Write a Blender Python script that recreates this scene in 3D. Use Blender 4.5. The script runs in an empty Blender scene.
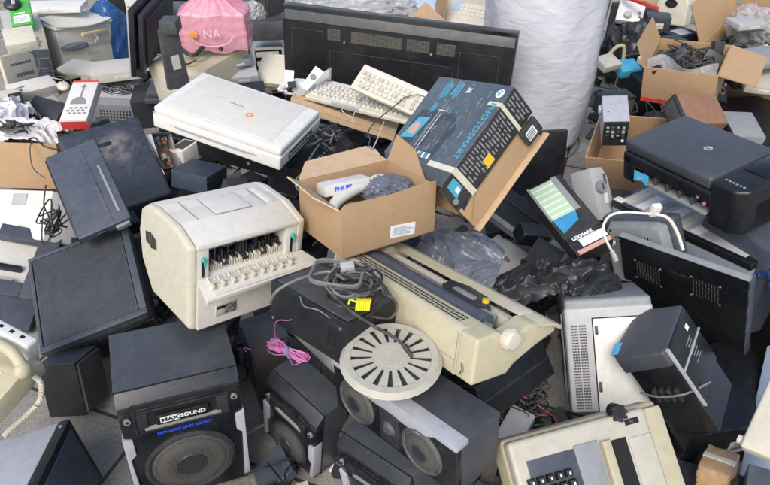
import bpy, bmesh, math, random
from mathutils import Vector, Matrix, Quaternion, noise, Euler
random.seed(7)
PI=math.pi
sc=bpy.context.scene
C=sc.collection
# world place, tilt (quaternion) and size of each thing, in metres
POSES={
 'maxsound':dict(loc=(-0.5549, 1.0648, 0.0339),q=(0.9816, -0.018, 0.0333, 0.1872),dim=(0.2859, 0.239, 0.4155)),
 'wire_speaker':dict(loc=(-0.2405, 1.1251, 0.0111),q=(0.9272, -0.0151, 0.0459, -0.3714),dim=(0.2111, 0.1228, 0.2689)),
 'slim_speaker':dict(loc=(-0.3585, 1.3365, 0.0004),q=(0.9783, -0.0085, -0.0018, 0.2069),dim=(0.1169, 0.1243, 0.2807)),
 'twin_speaker':dict(loc=(0.0674, 0.9093, 0.3803),q=(0.9182, -0.0508, -0.0445, -0.3903),dim=(0.3837, 0.1326, 0.1472)),
 'low_speaker':dict(loc=(0.061, 0.915, 0.0215),q=(0.93, -0.0229, -0.0835, -0.3572),dim=(0.2333, 0.2, 0.2942)),
 'laser_printer':dict(loc=(-0.4535, 1.3291, 0.4464),q=(0.9289, -0.0495, 0.0936, 0.3548),dim=(0.3371, 0.2779, 0.2705)),
 'scanner':dict(loc=(-0.4959, 1.9535, 0.6182),q=(0.9814, 0.0126, 0.0813, -0.1737),dim=(0.4616, 0.2968, 0.0756)),
 'video_deck':dict(loc=(-0.4242, 2.0686, 0.474),q=(0.983, 0.0413, 0.0482, -0.1724),dim=(0.4103, 0.3034, 0.0642)),
 'tray_printer':dict(loc=(-1.1108, 2.2618, 0.2087),q=(0.9189, 0.278, 0.0651, 0.2723),dim=(0.317, 0.3836, 0.14)),
 'paper_tray':dict(loc=(-0.9991, 1.816, 0.4501),q=(0.9433, 0.2019, -0.039, 0.2604),dim=(0.1723, 0.3664, 0.0314)),
 'floor_speaker':dict(loc=(-0.9505, 1.6089, 0.0864),q=(0.9656, 0.1633, -0.0697, 0.19),dim=(0.3362, 0.3701, 0.199)),
 'small_speaker':dict(loc=(-0.9408, 1.2481, 0.0329),q=(0.9763, -0.2059, -0.0587, -0.0306),dim=(0.1225, 0.1276, 0.169)),
 'silver_monitor':dict(loc=(-0.8639, 0.856, 0.0541),q=(0.9822, -0.1211, -0.1146, 0.0867),dim=(0.2119, 0.2536, 0.2114)),
 'tv':dict(loc=(0.0262, 2.6812, 0.2374),q=(0.9883, -0.0392, 0.017, -0.1467),dim=(1.0347, 0.08, 0.499)),
 'keyboard_a':dict(loc=(-0.0886, 2.3185, 0.5284),q=(0.9789, 0.0009, 0.026, -0.2027),dim=(0.433, 0.1524, 0.03)),
 'keyboard_b':dict(loc=(0.0362, 2.2355, 0.6057),q=(0.9515, 0.2011, 0.0841, -0.2171),dim=(0.3169, 0.1206, 0.0248)),
 'flat_carton':dict(loc=(-0.1603, 2.411, 0.4314),q=(0.9855, -0.0827, 0.1315, -0.0682),dim=(0.4333, 0.2481, 0.0488)),
 'photo_box':dict(loc=(0.2327, 1.6427, 0.732),q=(0.8508, 0.2121, -0.255, -0.4077),dim=(0.3235, 0.2862, 0.1027)),
 'open_carton':dict(loc=(-0.0493, 1.4235, 0.5839),q=(0.951, -0.0909, 0.0283, 0.2943),dim=(0.2928, 0.2274, 0.1459)),
 'typewriter':dict(loc=(0.1108, 1.1346, 0.5143),q=(0.8762, -0.1627, -0.0348, -0.4524),dim=(0.548, 0.2355, 0.1125)),
 'black_box':dict(loc=(-0.1313, 1.0865, 0.5314),q=(0.9219, -0.1339, -0.0004, -0.3635),dim=(0.2596, 0.1627, 0.1091)),
 'big_grey':dict(loc=(0.674, 1.2349, 0.0943),q=(0.9512, -0.2871, -0.077, -0.0829),dim=(0.2414, 0.2693, 0.3242)),
 'allinone':dict(loc=(1.0415, 1.7389, 0.5012),q=(0.8427, 0.0244, -0.0869, -0.5307),dim=(0.4686, 0.2699, 0.1527)),
 'lower_printer':dict(loc=(1.1223, 1.7736, 0.2641),q=(0.8687, -0.0174, -0.0727, -0.4897),dim=(0.5339, 0.3433, 0.1273)),
 'vent_panel':dict(loc=(0.9573, 1.4759, 0.2029),q=(0.9065, 0.1117, -0.1322, -0.3851),dim=(0.3866, 0.02, 0.286)),
 'low_typewriter':dict(loc=(0.4753, 0.8096, 0.2613),q=(0.9389, 0.3122, 0.0475, 0.1367),dim=(0.3984, 0.3587, 0.1)),
 'psu':dict(loc=(0.9458, 2.3753, 0.3748),q=(0.988, 0.0921, -0.0732, -0.1001),dim=(0.0992, 0.1747, 0.1211)),
 'brown_speaker':dict(loc=(1.2327, 2.3384, 0.4442),q=(0.968, 0.2219, 0.0664, 0.0964),dim=(0.1811, 0.1456, 0.0809)),
 'grey_speaker':dict(loc=(1.4969, 2.4435, 0.2449),q=(0.9953, 0.0941, 0.0162, -0.0124),dim=(0.1301, 0.1699, 0.15)),
 'crt_beige':dict(loc=(-1.9362, 3.8671, 0.0205),q=(0.8929, -0.0271, 0.0543, 0.4462),dim=(0.3511, 0.3, 0.3018)),
 'tower_beige':dict(loc=(-2.12, 3.6632, 0.0085),q=(0.9658, -0.0115, 0.0436, 0.2554),dim=(0.1936, 0.4198, 0.3912)),
 'fan_case':dict(loc=(-1.488, 3.3058, 0.0369),q=(0.9903, 0.0452, 0.0852, 0.0996),dim=(0.2213, 0.3652, 0.1219)),
 'red_box':dict(loc=(-1.3043, 2.5352, 0.4035),q=(0.9937, 0.0958, 0.0193, 0.0548),dim=(0.1074, 0.2779, 0.0461)),
 'desktop_beige':dict(loc=(-0.8223, 2.7752, 0.3691),q=(0.9706, -0.0014, -0.0518, -0.2351),dim=(0.3379, 0.2929, 0.1797)),
 'lcd':dict(loc=(-1.0622, 2.8459, 0.5173),q=(0.7148, 0.092, 0.0554, 0.691),dim=(0.4567, 0.0502, 0.2952)),
 'lexmark':dict(loc=(0.5778, 1.7581, 0.3966),q=(0.9621, 0.1472, -0.1265, 0.1917),dim=(0.1103, 0.1995, 0.06)),
 'ink_printer':dict(loc=(0.8687, 1.1116, 0.2007),q=(0.8952, -0.0384, -0.3489, -0.2745),dim=(0.1544, 0.1822, 0.2976)),
 'black_frame':dict(loc=(-1.3688, 1.8359, 0.0748),q=(0.9763, 0.1359, 0.1667, 0.0247),dim=(0.2139, 0.298, 0.08)),
 'white_printer':dict(loc=(-1.3522, 2.1126, 0.1098),q=(0.8999, 0.3543, -0.2021, -0.154),dim=(0.3496, 0.1907, 0.1446)),
 'left_carton':dict(loc=(-1.6017, 2.5127, 0.0445),q=(0.986, -0.1661, 0.0124, -0.0073),dim=(0.3328, 0.2496, 0.2034)),
 'carton_right':dict(loc=(1.3446, 2.7059, 0.4121),q=(0.9552, 0.0873, -0.0725, -0.2734),dim=(0.297, 0.2485, 0.1707)),
 'black_cube':dict(loc=(1.6361, 3.4783, 0.2974),q=(0.81, 0.0194, -0.067, -0.5823),dim=(0.1432, 0.1284, 0.1018)),
 'white_machine':dict(loc=(2.003, 4.4634, 0.109),q=(0.9325, -0.0361, -0.0336, -0.3578),dim=(0.2105, 0.14, 0.167)),
 'dark_panel':dict(loc=(0.6238, 2.4269, 0.0247),q=(0.9934, -0.1071, -0.0085, 0.0396),dim=(0.3597, 0.03, 0.2995)),
 'black_slab':dict(loc=(0.5587, 1.9608, 0.1756),q=(0.9108, 0.2766, 0.2363, -0.1953),dim=(0.3547, 0.1455, 0.04)),
 'white_sheet':dict(loc=(0.4836, 1.966, 0.0149),q=(0.9193, 0.0359, 0.0389, -0.39),dim=(0.2343, 0.1866, 0.015)),
 'knob_device':dict(loc=(0.7987, 1.9346, 0.2406),q=(0.8994, -0.3487, -0.0027, 0.2637),dim=(0.0922, 0.1, 0.1952)),
 'grey_tv':dict(loc=(0.8762, 1.5814, 0.2516),q=(0.8854, -0.0995, -0.2134, -0.4009),dim=(0.2522, 0.0717, 0.2348)),
 'blue_case':dict(loc=(1.1478, 1.0708, 0.1613),q=(0.8951, 0.0144, -0.3494, -0.2766),dim=(0.1931, 0.4748, 0.0795)),
 'beige_lid':dict(loc=(0.9328, 0.9073, 0.4026),q=(0.8965, 0.1672, -0.2213, -0.3454),dim=(0.1261, 0.1988, 0.0382)),
 'paper_package':dict(loc=(0.866, 0.9396, 0.1271),q=(0.9276, -0.1852, -0.0484, -0.3207),dim=(0.0719, 0.1271, 0.0596)),
 'router':dict(loc=(-1.0154, 1.1799, 0.3427),q=(0.9739, -0.0512, 0.1087, -0.1925),dim=(0.1696, 0.04, 0.0944)),
 'grey_slab':dict(loc=(-0.1966, 1.4487, 0.0544),q=(0.8828, 0.278, -0.0197, -0.378),dim=(0.306, 0.0299, 0.2004)),
 'toner_box':dict(loc=(-2.0223, 3.5879, 0.4397),q=(0.9653, 0.1635, 0.0143, 0.2032),dim=(0.1064, 0.2345, 0.0399)),
 'fax_lid':dict(loc=(-1.9376, 3.2311, 0.2223),q=(0.7955, -0.1059, 0.0414, 0.5952),dim=(0.2213, 0.02, 0.147)),
 'fax_tray':dict(loc=(-1.8219, 3.0889, 0.2203),q=(0.9133, 0.1074, 0.0807, 0.3844),dim=(0.222, 0.1014, 0.05)),
 'battery_pack':dict(loc=(-1.7068, 2.9234, 0.1717),q=(0.9615, 0.2412, 0.0635, -0.1157),dim=(0.1691, 0.1709, 0.03)),
 'cream_console':dict(loc=(-1.6932, 3.6921, 0.0348),q=(0.9879, -0.0963, 0.0571, 0.1078),dim=(0.2619, 0.196, 0.0676)),
 'dark_tray':dict(loc=(-1.1345, 3.2098, 0.1545),q=(0.9992, 0.0168, 0.0058, 0.0365),dim=(0.2668, 0.2053, 0.0526)),
 'circuit_tray':dict(loc=(-0.9491, 2.3569, 0.2873),q=(0.7659, 0.3226, 0.4243, 0.3596),dim=(0.1213, 0.1561, 0.0399)),
 'adapter':dict(loc=(-0.868, 2.4343, 0.2027),q=(0.9714, -0.0115, -0.0337, -0.2346),dim=(0.0827, 0.1082, 0.078)),
 'navy_device':dict(loc=(-0.759, 2.2111, 0.2227),q=(0.9817, -0.1105, 0.0406, -0.1497),dim=(0.1611, 0.1605, 0.0743)),
 'bay_tower':dict(loc=(-0.6547, 3.4068, 0.0361),q=(0.9872, -0.108, 0.0051, 0.1173),dim=(0.1691, 0.3389, 0.3095)),
 'dark_amp':dict(loc=(-0.6117, 3.4037, 0.4039),q=(0.9971, -0.0695, -0.0022, 0.0321),dim=(0.1896, 0.2242, 0.0946)),
 'corner_speaker':dict(loc=(-0.623, 3.499, 0.5081),q=(0.923, 0.0411, 0.06, -0.3779),dim=(0.1188, 0.1176, 0.1624)),
 'note_frame':dict(loc=(-0.2806, 2.4808, 0.5485),q=(0.9515, 0.1199, -0.2817, -0.0307),dim=(0.1518, 0.0738, 0.015)),
 'white_bar':dict(loc=(-0.0849, 1.7335, 0.6053),q=(0.9764, 0.0387, -0.0205, 0.2117),dim=(0.1406, 0.0414, 0.03)),
 'white_carton':dict(loc=(-0.1354, 1.6255, 0.6007),q=(0.9346, -0.0139, 0.0154, 0.3552),dim=(0.0884, 0.0642, 0.0579)),
 'big_carton':dict(loc=(2.0528, 3.2424, 0.1856),q=(0.8732, 0.1336, -0.136, -0.4485),dim=(0.5246, 0.3235, 0.3094)),
 'blue_box':dict(loc=(2.0447, 3.095, 0.0221),q=(0.9449, 0.0661, -0.0067, -0.3206),dim=(0.2432, 0.2927, 0.1179)),
 'psu_carton':dict(loc=(1.0782, 2.4403, 0.1679),q=(0.9552, 0.1489, -0.1163, -0.2277),dim=(0.2937, 0.2662, 0.1809)),
 'black_suitcase':dict(loc=(0.3383, 1.1902, 0.1615),q=(0.8884, -0.3219, -0.1115, 0.3077),dim=(0.2718, 0.1948, 0.1024)),
 'cream_keybank':dict(loc=(0.4625, 3.8028, 0.3553),q=(0.9611, 0.2212, -0.0, -0.1654),dim=(0.27, 0.2126, 0.0602)),
 'drive_chassis':dict(loc=(1.5402, 2.7417, 0.3319),q=(0.8961, -0.3314, 0.103, 0.2768),dim=(0.1002, 0.05, 0.1003)),
 'white_sound_box':dict(loc=(1.4394, 3.7795, 0.3405),q=(0.926, 0.3207, -0.0633, -0.1888),dim=(0.1447, 0.1318, 0.1213)),
 'carton_flap':dict(loc=(0.2676, 1.2348, 0.8622),q=(0.7153, 0.1495, -0.4178, -0.5398),dim=(0.1254, 0.268, 0.006)),
}

# ---------------------------------------------------------------- materials
MATS={}
def nodes(name):
    m=bpy.data.materials.new(name); m.use_nodes=True
    nt=m.node_tree; b=nt.nodes['Principled BSDF']
    MATS[name]=m
    return m,nt,b
def plastic(name,col,rough=.45,dust=.18,dcol=(.33,.31,.27),sc_=7.,bump=.08,metal=0.,coat=0.,scr=.12,fine=260.,var=.12,wear=.4):
    """moulded plastic, card or metal: a base colour with settled dust, mottling and fine scratches"""
    m,nt,b=nodes(name); N=nt.nodes; L=nt.links
    tc=N.new('ShaderNodeTexCoord'); oi=N.new('ShaderNodeObjectInfo')
    w=N.new('ShaderNodeMath'); w.operation='MULTIPLY'; w.inputs[1].default_value=31.; L.new(oi.outputs['Random'],w.inputs[0])
    def noi(scale,det,rough_=.6,vec=None):
        n=N.new('ShaderNodeTexNoise'); n.noise_dimensions='4D'; n.inputs['Scale'].default_value=scale
        n.inputs['Detail'].default_value=det; n.inputs['Roughness'].default_value=rough_
        L.new(vec or tc.outputs['Object'],n.inputs['Vector']); L.new(w.outputs[0],n.inputs['W']); return n
    def ramp(src,a,bb,lo=0.,hi=1.):
        r=N.new('ShaderNodeMapRange'); r.inputs[1].default_value=a; r.inputs[2].default_value=bb
        r.inputs[3].default_value=lo; r.inputs[4].default_value=hi; L.new(src,r.inputs[0]); return r.outputs[0]
    big=noi(sc_,5,.65); mid=noi(sc_*6,4,.7)
    f1=ramp(big.outputs['Fac'],.45,.8,0,dust)
    f2=ramp(mid.outputs['Fac'],.45,.8,0,dust*.8)
    add=N.new('ShaderNodeMath'); add.operation='ADD'; L.new(f1,add.inputs[0]); L.new(f2,add.inputs[1])
    mp=N.new('ShaderNodeMapping'); mp.inputs['Scale'].default_value=(5,90,30); mp.inputs['Rotation'].default_value=(.3,.5,.7)
    L.new(tc.outputs['Object'],mp.inputs['Vector'])
    sn=noi(3.,2,.5,mp.outputs[0]); f3=ramp(sn.outputs['Fac'],.66,.72,0,scr)
    add2=N.new('ShaderNodeMath'); add2.operation='ADD'; add2.use_clamp=True; L.new(add.outputs[0],add2.inputs[0]); L.new(f3,add2.inputs[1])
    bv=N.new('ShaderNodeBevel'); bv.samples=4; bv.inputs['Radius'].default_value=.0035
    ge=N.new('ShaderNodeNewGeometry'); dt=N.new('ShaderNodeVectorMath'); dt.operation='DOT_PRODUCT'; L.new(bv.outputs[0],dt.inputs[0]); L.new(ge.outputs['Normal'],dt.inputs[1])
    em=N.new('ShaderNodeMath'); em.operation='MULTIPLY'; L.new(ramp(dt.outputs['Value'],.995,.90,0,wear),em.inputs[0]); L.new(ramp(mid.outputs['Fac'],.4,.6),em.inputs[1])
    sp=noi(170.,2,.6); f5=ramp(sp.outputs['Fac'],.62,.75,0,dust*.9)
    ad3=N.new('ShaderNodeMath'); ad3.operation='ADD'; L.new(em.outputs[0],ad3.inputs[0]); L.new(f5,ad3.inputs[1])
    ad4=N.new('ShaderNodeMath'); ad4.operation='ADD'; ad4.use_clamp=True; L.new(ad3.outputs[0],ad4.inputs[0]); L.new(add2.outputs[0],ad4.inputs[1]); add2=ad4
    hv=N.new('ShaderNodeHueSaturation'); hv.inputs['Color'].default_value=(*col,1)
    L.new(ramp(mid.outputs['Fac'],.3,.7,1-var,1+var),hv.inputs['Value'])
    mx=N.new('ShaderNodeMix'); mx.data_type='RGBA'; mx.inputs[7].default_value=(*dcol,1)
    L.new(add2.outputs[0],mx.inputs[0]); L.new(hv.outputs[0],mx.inputs[6]); L.new(mx.outputs[2],b.inputs['Base Color'])
    rr=N.new('ShaderNodeMath'); rr.operation='ADD'; rr.inputs[1].default_value=rough; rr.use_clamp=True
    L.new(ramp(big.outputs['Fac'],.3,.75,-.08,.25),rr.inputs[0]); L.new(rr.outputs[0],b.inputs['Roughness'])
    b.inputs['Metallic'].default_value=metal; b.inputs['Coat Weight'].default_value=coat
    fn=noi(fine,2); bp=N.new('ShaderNodeBump'); bp.inputs['Strength'].default_value=bump; bp.inputs['Distance'].default_value=.009 if name.startswith('card') else .002
    hs=N.new('ShaderNodeMath'); hs.operation='ADD'; L.new(fn.outputs['Fac'],hs.inputs[0]); L.new(mid.outputs['Fac'],hs.inputs[1])
    L.new(hs.outputs[0],bp.inputs['Height']); L.new(bp.outputs[0],b.inputs['Normal'])
    return m
def simple(name,col,rough=.5,metal=0.,alpha=1.,trans=0.,sheen=0):
    m,nt,b=nodes(name); b.inputs['Base Color'].default_value=(*col,1); b.inputs['Roughness'].default_value=rough
    b.inputs['Metallic'].default_value=metal; b.inputs['Alpha'].default_value=alpha; b.inputs['Transmission Weight'].default_value=trans
    return m
def mesh_grille(name,c0,c1,scale,kind='dots',rough=.6,metal=0.,stretch=(1,1,1)):
    """woven or punched grille: holes c0 in a sheet of c1"""
    m,nt,b=nodes(name); N=nt.nodes; L=nt.links
    tc=N.new('ShaderNodeTexCoord'); mp=N.new('ShaderNodeMapping'); mp.inputs['Scale'].default_value=stretch
    L.new(tc.outputs['Object'],mp.inputs['Vector'])
    v=N.new('ShaderNodeTexVoronoi'); v.inputs['Scale'].default_value=scale; v.inputs['Randomness'].default_value=0. if kind=='dots' else .3
    L.new(mp.outputs[0],v.inputs['Vector'])
    r=N.new('ShaderNodeMapRange'); r.inputs[1].default_value=.25; r.inputs[2].default_value=.42; L.new(v.outputs['Distance'],r.inputs[0])
    n=N.new('ShaderNodeTexNoise'); n.inputs['Scale'].default_value=9.; n.inputs['Detail'].default_value=5.; L.new(tc.outputs['Object'],n.inputs['Vector'])
    d=N.new('ShaderNodeMapRange'); d.inputs[1].default_value=.4; d.inputs[2].default_value=.75; d.inputs[3].default_value=0; d.inputs[4].default_value=.3; L.new(n.outputs['Fac'],d.inputs[0])
    mx=N.new('ShaderNodeMix'); mx.data_type='RGBA'; mx.inputs[6].default_value=(*c0,1); mx.inputs[7].default_value=(*c1,1); L.new(r.outputs[0],mx.inputs[0])
    m2=N.new('ShaderNodeMix'); m2.data_type='RGBA'; m2.inputs[7].default_value=(.14,.135,.125,1); L.new(d.outputs[0],m2.inputs[0]); L.new(mx.outputs[2],m2.inputs[6])
    L.new(m2.outputs[2],b.inputs['Base Color']); b.inputs['Roughness'].default_value=rough; b.inputs['Metallic'].default_value=metal
    bp=N.new('ShaderNodeBump'); bp.inputs['Strength'].default_value=.4; bp.inputs['Distance'].default_value=.001; L.new(r.outputs[0],bp.inputs['Height']); L.new(bp.outputs[0],b.inputs['Normal'])
    return m
plastic('charcoal',(.022,.024,.03),.4,.09,dcol=(.17,.17,.17),var=.08)
plastic('black',(.008,.009,.012),.38,.06,dcol=(.14,.14,.14))
plastic('gloss_black',(.008,.009,.011),.2,.05,scr=.1,bump=.02,dcol=(.16,.16,.16))
plastic('vinyl',(.05,.055,.068),.36,.15,dcol=(.17,.175,.185),var=.07)
plastic('navy',(.035,.05,.085),.33,.1,dcol=(.17,.18,.2))
plastic('bluegrey',(.062,.073,.1),.4,.1,dcol=(.25,.25,.25))
plastic('slate',(.058,.067,.09),.45,.1,dcol=(.25,.25,.25))
plastic('cream',(.64,.6,.49),.42,.25,dcol=(.42,.38,.3))
plastic('offwhite',(.68,.655,.59),.4,.22,dcol=(.42,.38,.3))
plastic('white',(.74,.725,.69),.4,.15,dcol=(.5,.48,.44))
plastic('yellowed',(.52,.475,.33),.42,.2,dcol=(.4,.35,.24))
plastic('side_cream',(.56,.54,.43),.42,.2,dcol=(.38,.34,.24))
plastic('putty',(.55,.52,.46),.45,.25,dcol=(.3,.27,.22))
plastic('lightgrey',(.42,.43,.44),.4,.22)
plastic('midgrey',(.24,.255,.27),.42,.22)
plastic('darkgrey',(.055,.058,.063),.45,.14,dcol=(.25,.24,.22))
plastic('silver',(.40,.415,.46),.35,.12)
plastic('paleblue',(.25,.29,.35),.4,.15)
plastic('beige_grey',(.45,.43,.36),.45,.2,dcol=(.33,.3,.24))
plastic('beige_rim',(.44,.40,.27),.45,.2,dcol=(.33,.3,.22))
plastic('steel',(.5,.51,.52),.3,.15,metal=.85,dcol=(.35,.33,.3))
plastic('lightblue',(.42,.52,.66),.4,.15)
plastic('card',(.42,.275,.155),.8,.35,dcol=(.33,.22,.13),bump=.15,scr=.05,var=.08)
plastic('card_pale',(.52,.37,.23),.8,.2,dcol=(.6,.48,.34),bump=.15,scr=.05)
plastic('card_white',(.7,.68,.64),.7,.15,bump=.1)
plastic('print_grey',(.075,.095,.12),.26,.1,dcol=(.3,.33,.36),scr=.25,bump=.03)
plastic('print_black',(.02,.021,.023),.3,.1,scr=.25)
plastic('wood',(.24,.12,.07),.5,.3,dcol=(.34,.22,.15),sc_=14)
plastic('red',(.55,.04,.035),.4,.12)
plastic('green',(.08,.42,.07),.45,.08,dcol=(.3,.5,.2))
plastic('blue',(.03,.25,.5),.4,.15,dcol=(.2,.4,.55))
plastic('cyan',(.06,.42,.66),.5,.08,dcol=(.3,.55,.7))
plastic('teal',(.03,.42,.32),.4,.05)
plastic('rubber',(.014,.014,.016),.5,.12,bump=.1)
plastic('cable_grey',(.13,.135,.14),.5,.2)
plastic('tape',(.62,.6,.48),.35,.1)
simple('slot',(.006,.006,.007),.8)
simple('paper',(.78,.79,.82),.7)
simple('ink',(.03,.03,.035),.6)
simple('ink_white',(.8,.8,.8),.5)
simple('print_mid',(.045,.058,.075),.3)
simple('ink_pale',(.82,.55,.63),.5)
simple('ink_blue',(.02,.08,.75),.4)
simple('ink_cyan',(.08,.36,.5),.4)
simple('ink_yellow',(.8,.5,.03),.5)
simple('ink_orange',(.75,.28,.08),.5)
simple('ink_grey',(.25,.25,.26),.5)
simple('ink_skin',(.6,.33,.25),.5)
simple('pink_wire',(.62,.2,.5),.4)
simple('tie_blue',(.05,.3,.5),.4)
simple('yellow_tie',(.85,.72,.02),.45)
simple('copper',(.55,.18,.08),.4)
simple('dark_red',(.4,.03,.03),.45)
simple('green_soft',(.42,.6,.4),.55)
simple('board_green',(.03,.11,.06),.5)
simple('board_brown',(.2,.1,.05),.5)
mesh_grille('cone_mesh',(.012,.012,.013),(.07,.067,.062),190)
mesh_grille('tv_mesh',(.008,.008,.008),(.075,.07,.06),120)
mesh_grille('floor_grille',(.015,.017,.022),(.06,.068,.085),130)
def film(name,col,alpha,rough=.25,bump=.3):
    m,nt,b=nodes(name); N=nt.nodes; L=nt.links
    b.inputs['Base Color'].default_value=(*col,1); b.inputs['Roughness'].default_value=rough; b.inputs['Alpha'].default_value=alpha
    b.inputs['Specular IOR Level'].default_value=.7
    tc=N.new('ShaderNodeTexCoord'); n=N.new('ShaderNodeTexNoise'); n.inputs['Scale'].default_value=26.; n.inputs['Detail'].default_value=4.; n.inputs['Distortion'].default_value=1.2
    L.new(tc.outputs['Object'],n.inputs['Vector']); bp=N.new('ShaderNodeBump'); bp.inputs['Strength'].default_value=bump; bp.inputs['Distance'].default_value=.012
    L.new(n.outputs['Fac'],bp.inputs['Height']); L.new(bp.outputs[0],b.inputs['Normal'])
    v=N.new('ShaderNodeMapRange'); v.inputs[1].default_value=.3; v.inputs[2].default_value=.7; v.inputs[3].default_value=alpha*.8; v.inputs[4].default_value=min(1,alpha*1.15)
    L.new(n.outputs['Fac'],v.inputs[0]); L.new(v.outputs[0],b.inputs['Alpha'])
    return m
film('film_pink',(.82,.33,.44),.66,.3,.25); film('film_grey',(.16,.18,.225),.85,.35,.25); film('film_dark',(.028,.029,.033),.98,.42,.2)
film('film_clear',(.55,.55,.56),.55,.2,.6); film('film_white',(.75,.75,.77),.97,.35,.5); film('film_blue',(.02,.09,.27),1.,.3,.5)
# big white bag cloth
m,nt,b=nodes('bag_cloth'); N=nt.nodes; L=nt.links
tc=N.new('ShaderNodeTexCoord'); n=N.new('ShaderNodeTexNoise'); n.inputs['Scale'].default_value=11; n.inputs['Detail'].default_value=6; n.inputs['Distortion'].default_value=.8
mp=N.new('ShaderNodeMapping'); mp.inputs['Scale'].default_value=(1,1,2.4); L.new(tc.outputs['Object'],mp.inputs[0]); L.new(mp.outputs[0],n.inputs['Vector'])
cr=N.new('ShaderNodeMix'); cr.data_type='RGBA'; cr.inputs[6].default_value=(.54,.55,.61,1); cr.inputs[7].default_value=(.63,.64,.7,1); L.new(n.outputs['Fac'],cr.inputs[0]); L.new(cr.outputs[2],b.inputs['Base Color'])
b.inputs['Roughness'].default_value=.6; bp=N.new('ShaderNodeBump'); bp.inputs['Strength'].default_value=.45; bp.inputs['Distance'].default_value=.01; L.new(n.outputs['Fac'],bp.inputs['Height']); L.new(bp.outputs[0],b.inputs['Normal'])
# concrete paving slabs with joints
m,nt,b=nodes('paving'); N=nt.nodes; L=nt.links
tc=N.new('ShaderNodeTexCoord'); br=N.new('ShaderNodeTexBrick'); br.inputs['Scale'].default_value=1.; br.inputs['Brick Width'].default_value=.5; br.inputs['Row Height'].default_value=.5; br.offset=0
br.inputs['Mortar Size'].default_value=.006; br.inputs['Color1'].default_value=(.36,.335,.3,1); br.inputs['Color2'].default_value=(.3,.285,.26,1); br.inputs['Mortar'].default_value=(.06,.055,.05,1)
mp=N.new('ShaderNodeMapping'); mp.inputs['Rotation'].default_value=(0,0,.35); mp.inputs['Location'].default_value=(.1,.13,0); L.new(tc.outputs['Object'],mp.inputs[0]); L.new(mp.outputs[0],br.inputs['Vector'])
n=N.new('ShaderNodeTexNoise'); n.inputs['Scale'].default_value=90; n.inputs['Detail'].default_value=8; n.inputs['Roughness'].default_value=.8; L.new(tc.outputs['Object'],n.inputs['Vector'])
n2=N.new('ShaderNodeTexNoise'); n2.inputs['Scale'].default_value=5; n2.inputs['Detail'].default_value=6; L.new(tc.outputs['Object'],n2.inputs['Vector'])
mr=N.new('ShaderNodeMapRange'); mr.inputs[1].default_value=.3; mr.inputs[2].default_value=.7; mr.inputs[3].default_value=.55; mr.inputs[4].default_value=1.3; L.new(n.outputs['Fac'],mr.inputs[0])
mr2=N.new('ShaderNodeMapRange'); mr2.inputs[1].default_value=.35; mr2.inputs[2].default_value=.65; mr2.inputs[3].default_value=.7; mr2.inputs[4].default_value=1.1; L.new(n2.outputs['Fac'],mr2.inputs[0])
mm=N.new('ShaderNodeMath'); mm.operation='MULTIPLY'; L.new(mr.outputs[0],mm.inputs[0]); L.new(mr2.outputs[0],mm.inputs[1])
hv=N.new('ShaderNodeHueSaturation'); L.new(br.outputs['Color'],hv.inputs['Color']); L.new(mm.outputs[0],hv.inputs['Value']); L.new(hv.outputs[0],b.inputs['Base Color']); b.inputs['Roughness'].default_value=.85
bp=N.new('ShaderNodeBump'); bp.inputs['Distance'].default_value=.004; L.new(n.outputs['Fac'],bp.inputs['Height']); L.new(bp.outputs[0],b.inputs['Normal'])
# dusty lid: dark lid with a scuffed pale patch of dust
m=plastic('dusty_lid',(.035,.042,.06),.2,.16,dcol=(.2,.21,.23)); nt=m.node_tree; N=nt.nodes; L=nt.links; b=N['Principled BSDF']
src=b.inputs['Base Color'].links[0].from_socket
tc=N.new('ShaderNodeTexCoord'); mp=N.new('ShaderNodeMapping'); mp.inputs['Location'].default_value=(-.035,-.075,-.13); L.new(tc.outputs['Object'],mp.inputs[0])
ln=N.new('ShaderNodeVectorMath'); ln.operation='LENGTH'; L.new(mp.outputs[0],ln.inputs[0])
n=N.new('ShaderNodeTexNoise'); n.inputs['Scale'].default_value=18; n.inputs['Detail'].default_value=6; L.new(tc.outputs['Object'],n.inputs['Vector'])
mr=N.new('ShaderNodeMapRange'); mr.inputs[1].default_value=.09; mr.inputs[2].default_value=.02; L.new(ln.outputs['Value'],mr.inputs[0])
mr2=N.new('ShaderNodeMapRange'); mr2.inputs[1].default_value=.36; mr2.inputs[2].default_value=.6; mr2.inputs[4].default_value=.5; L.new(n.outputs['Fac'],mr2.inputs[0])
mu=N.new('ShaderNodeMath'); mu.operation='MULTIPLY'; L.new(mr.outputs[0],mu.inputs[0]); L.new(mr2.outputs[0],mu.inputs[1])
mx=N.new('ShaderNodeMix'); mx.data_type='RGBA'; mx.inputs[7].default_value=(.42,.38,.33,1); L.new(mu.outputs[0],mx.inputs[0]); L.new(src,mx.inputs[6]); L.new(mx.outputs[2],b.inputs['Base Color'])
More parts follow.
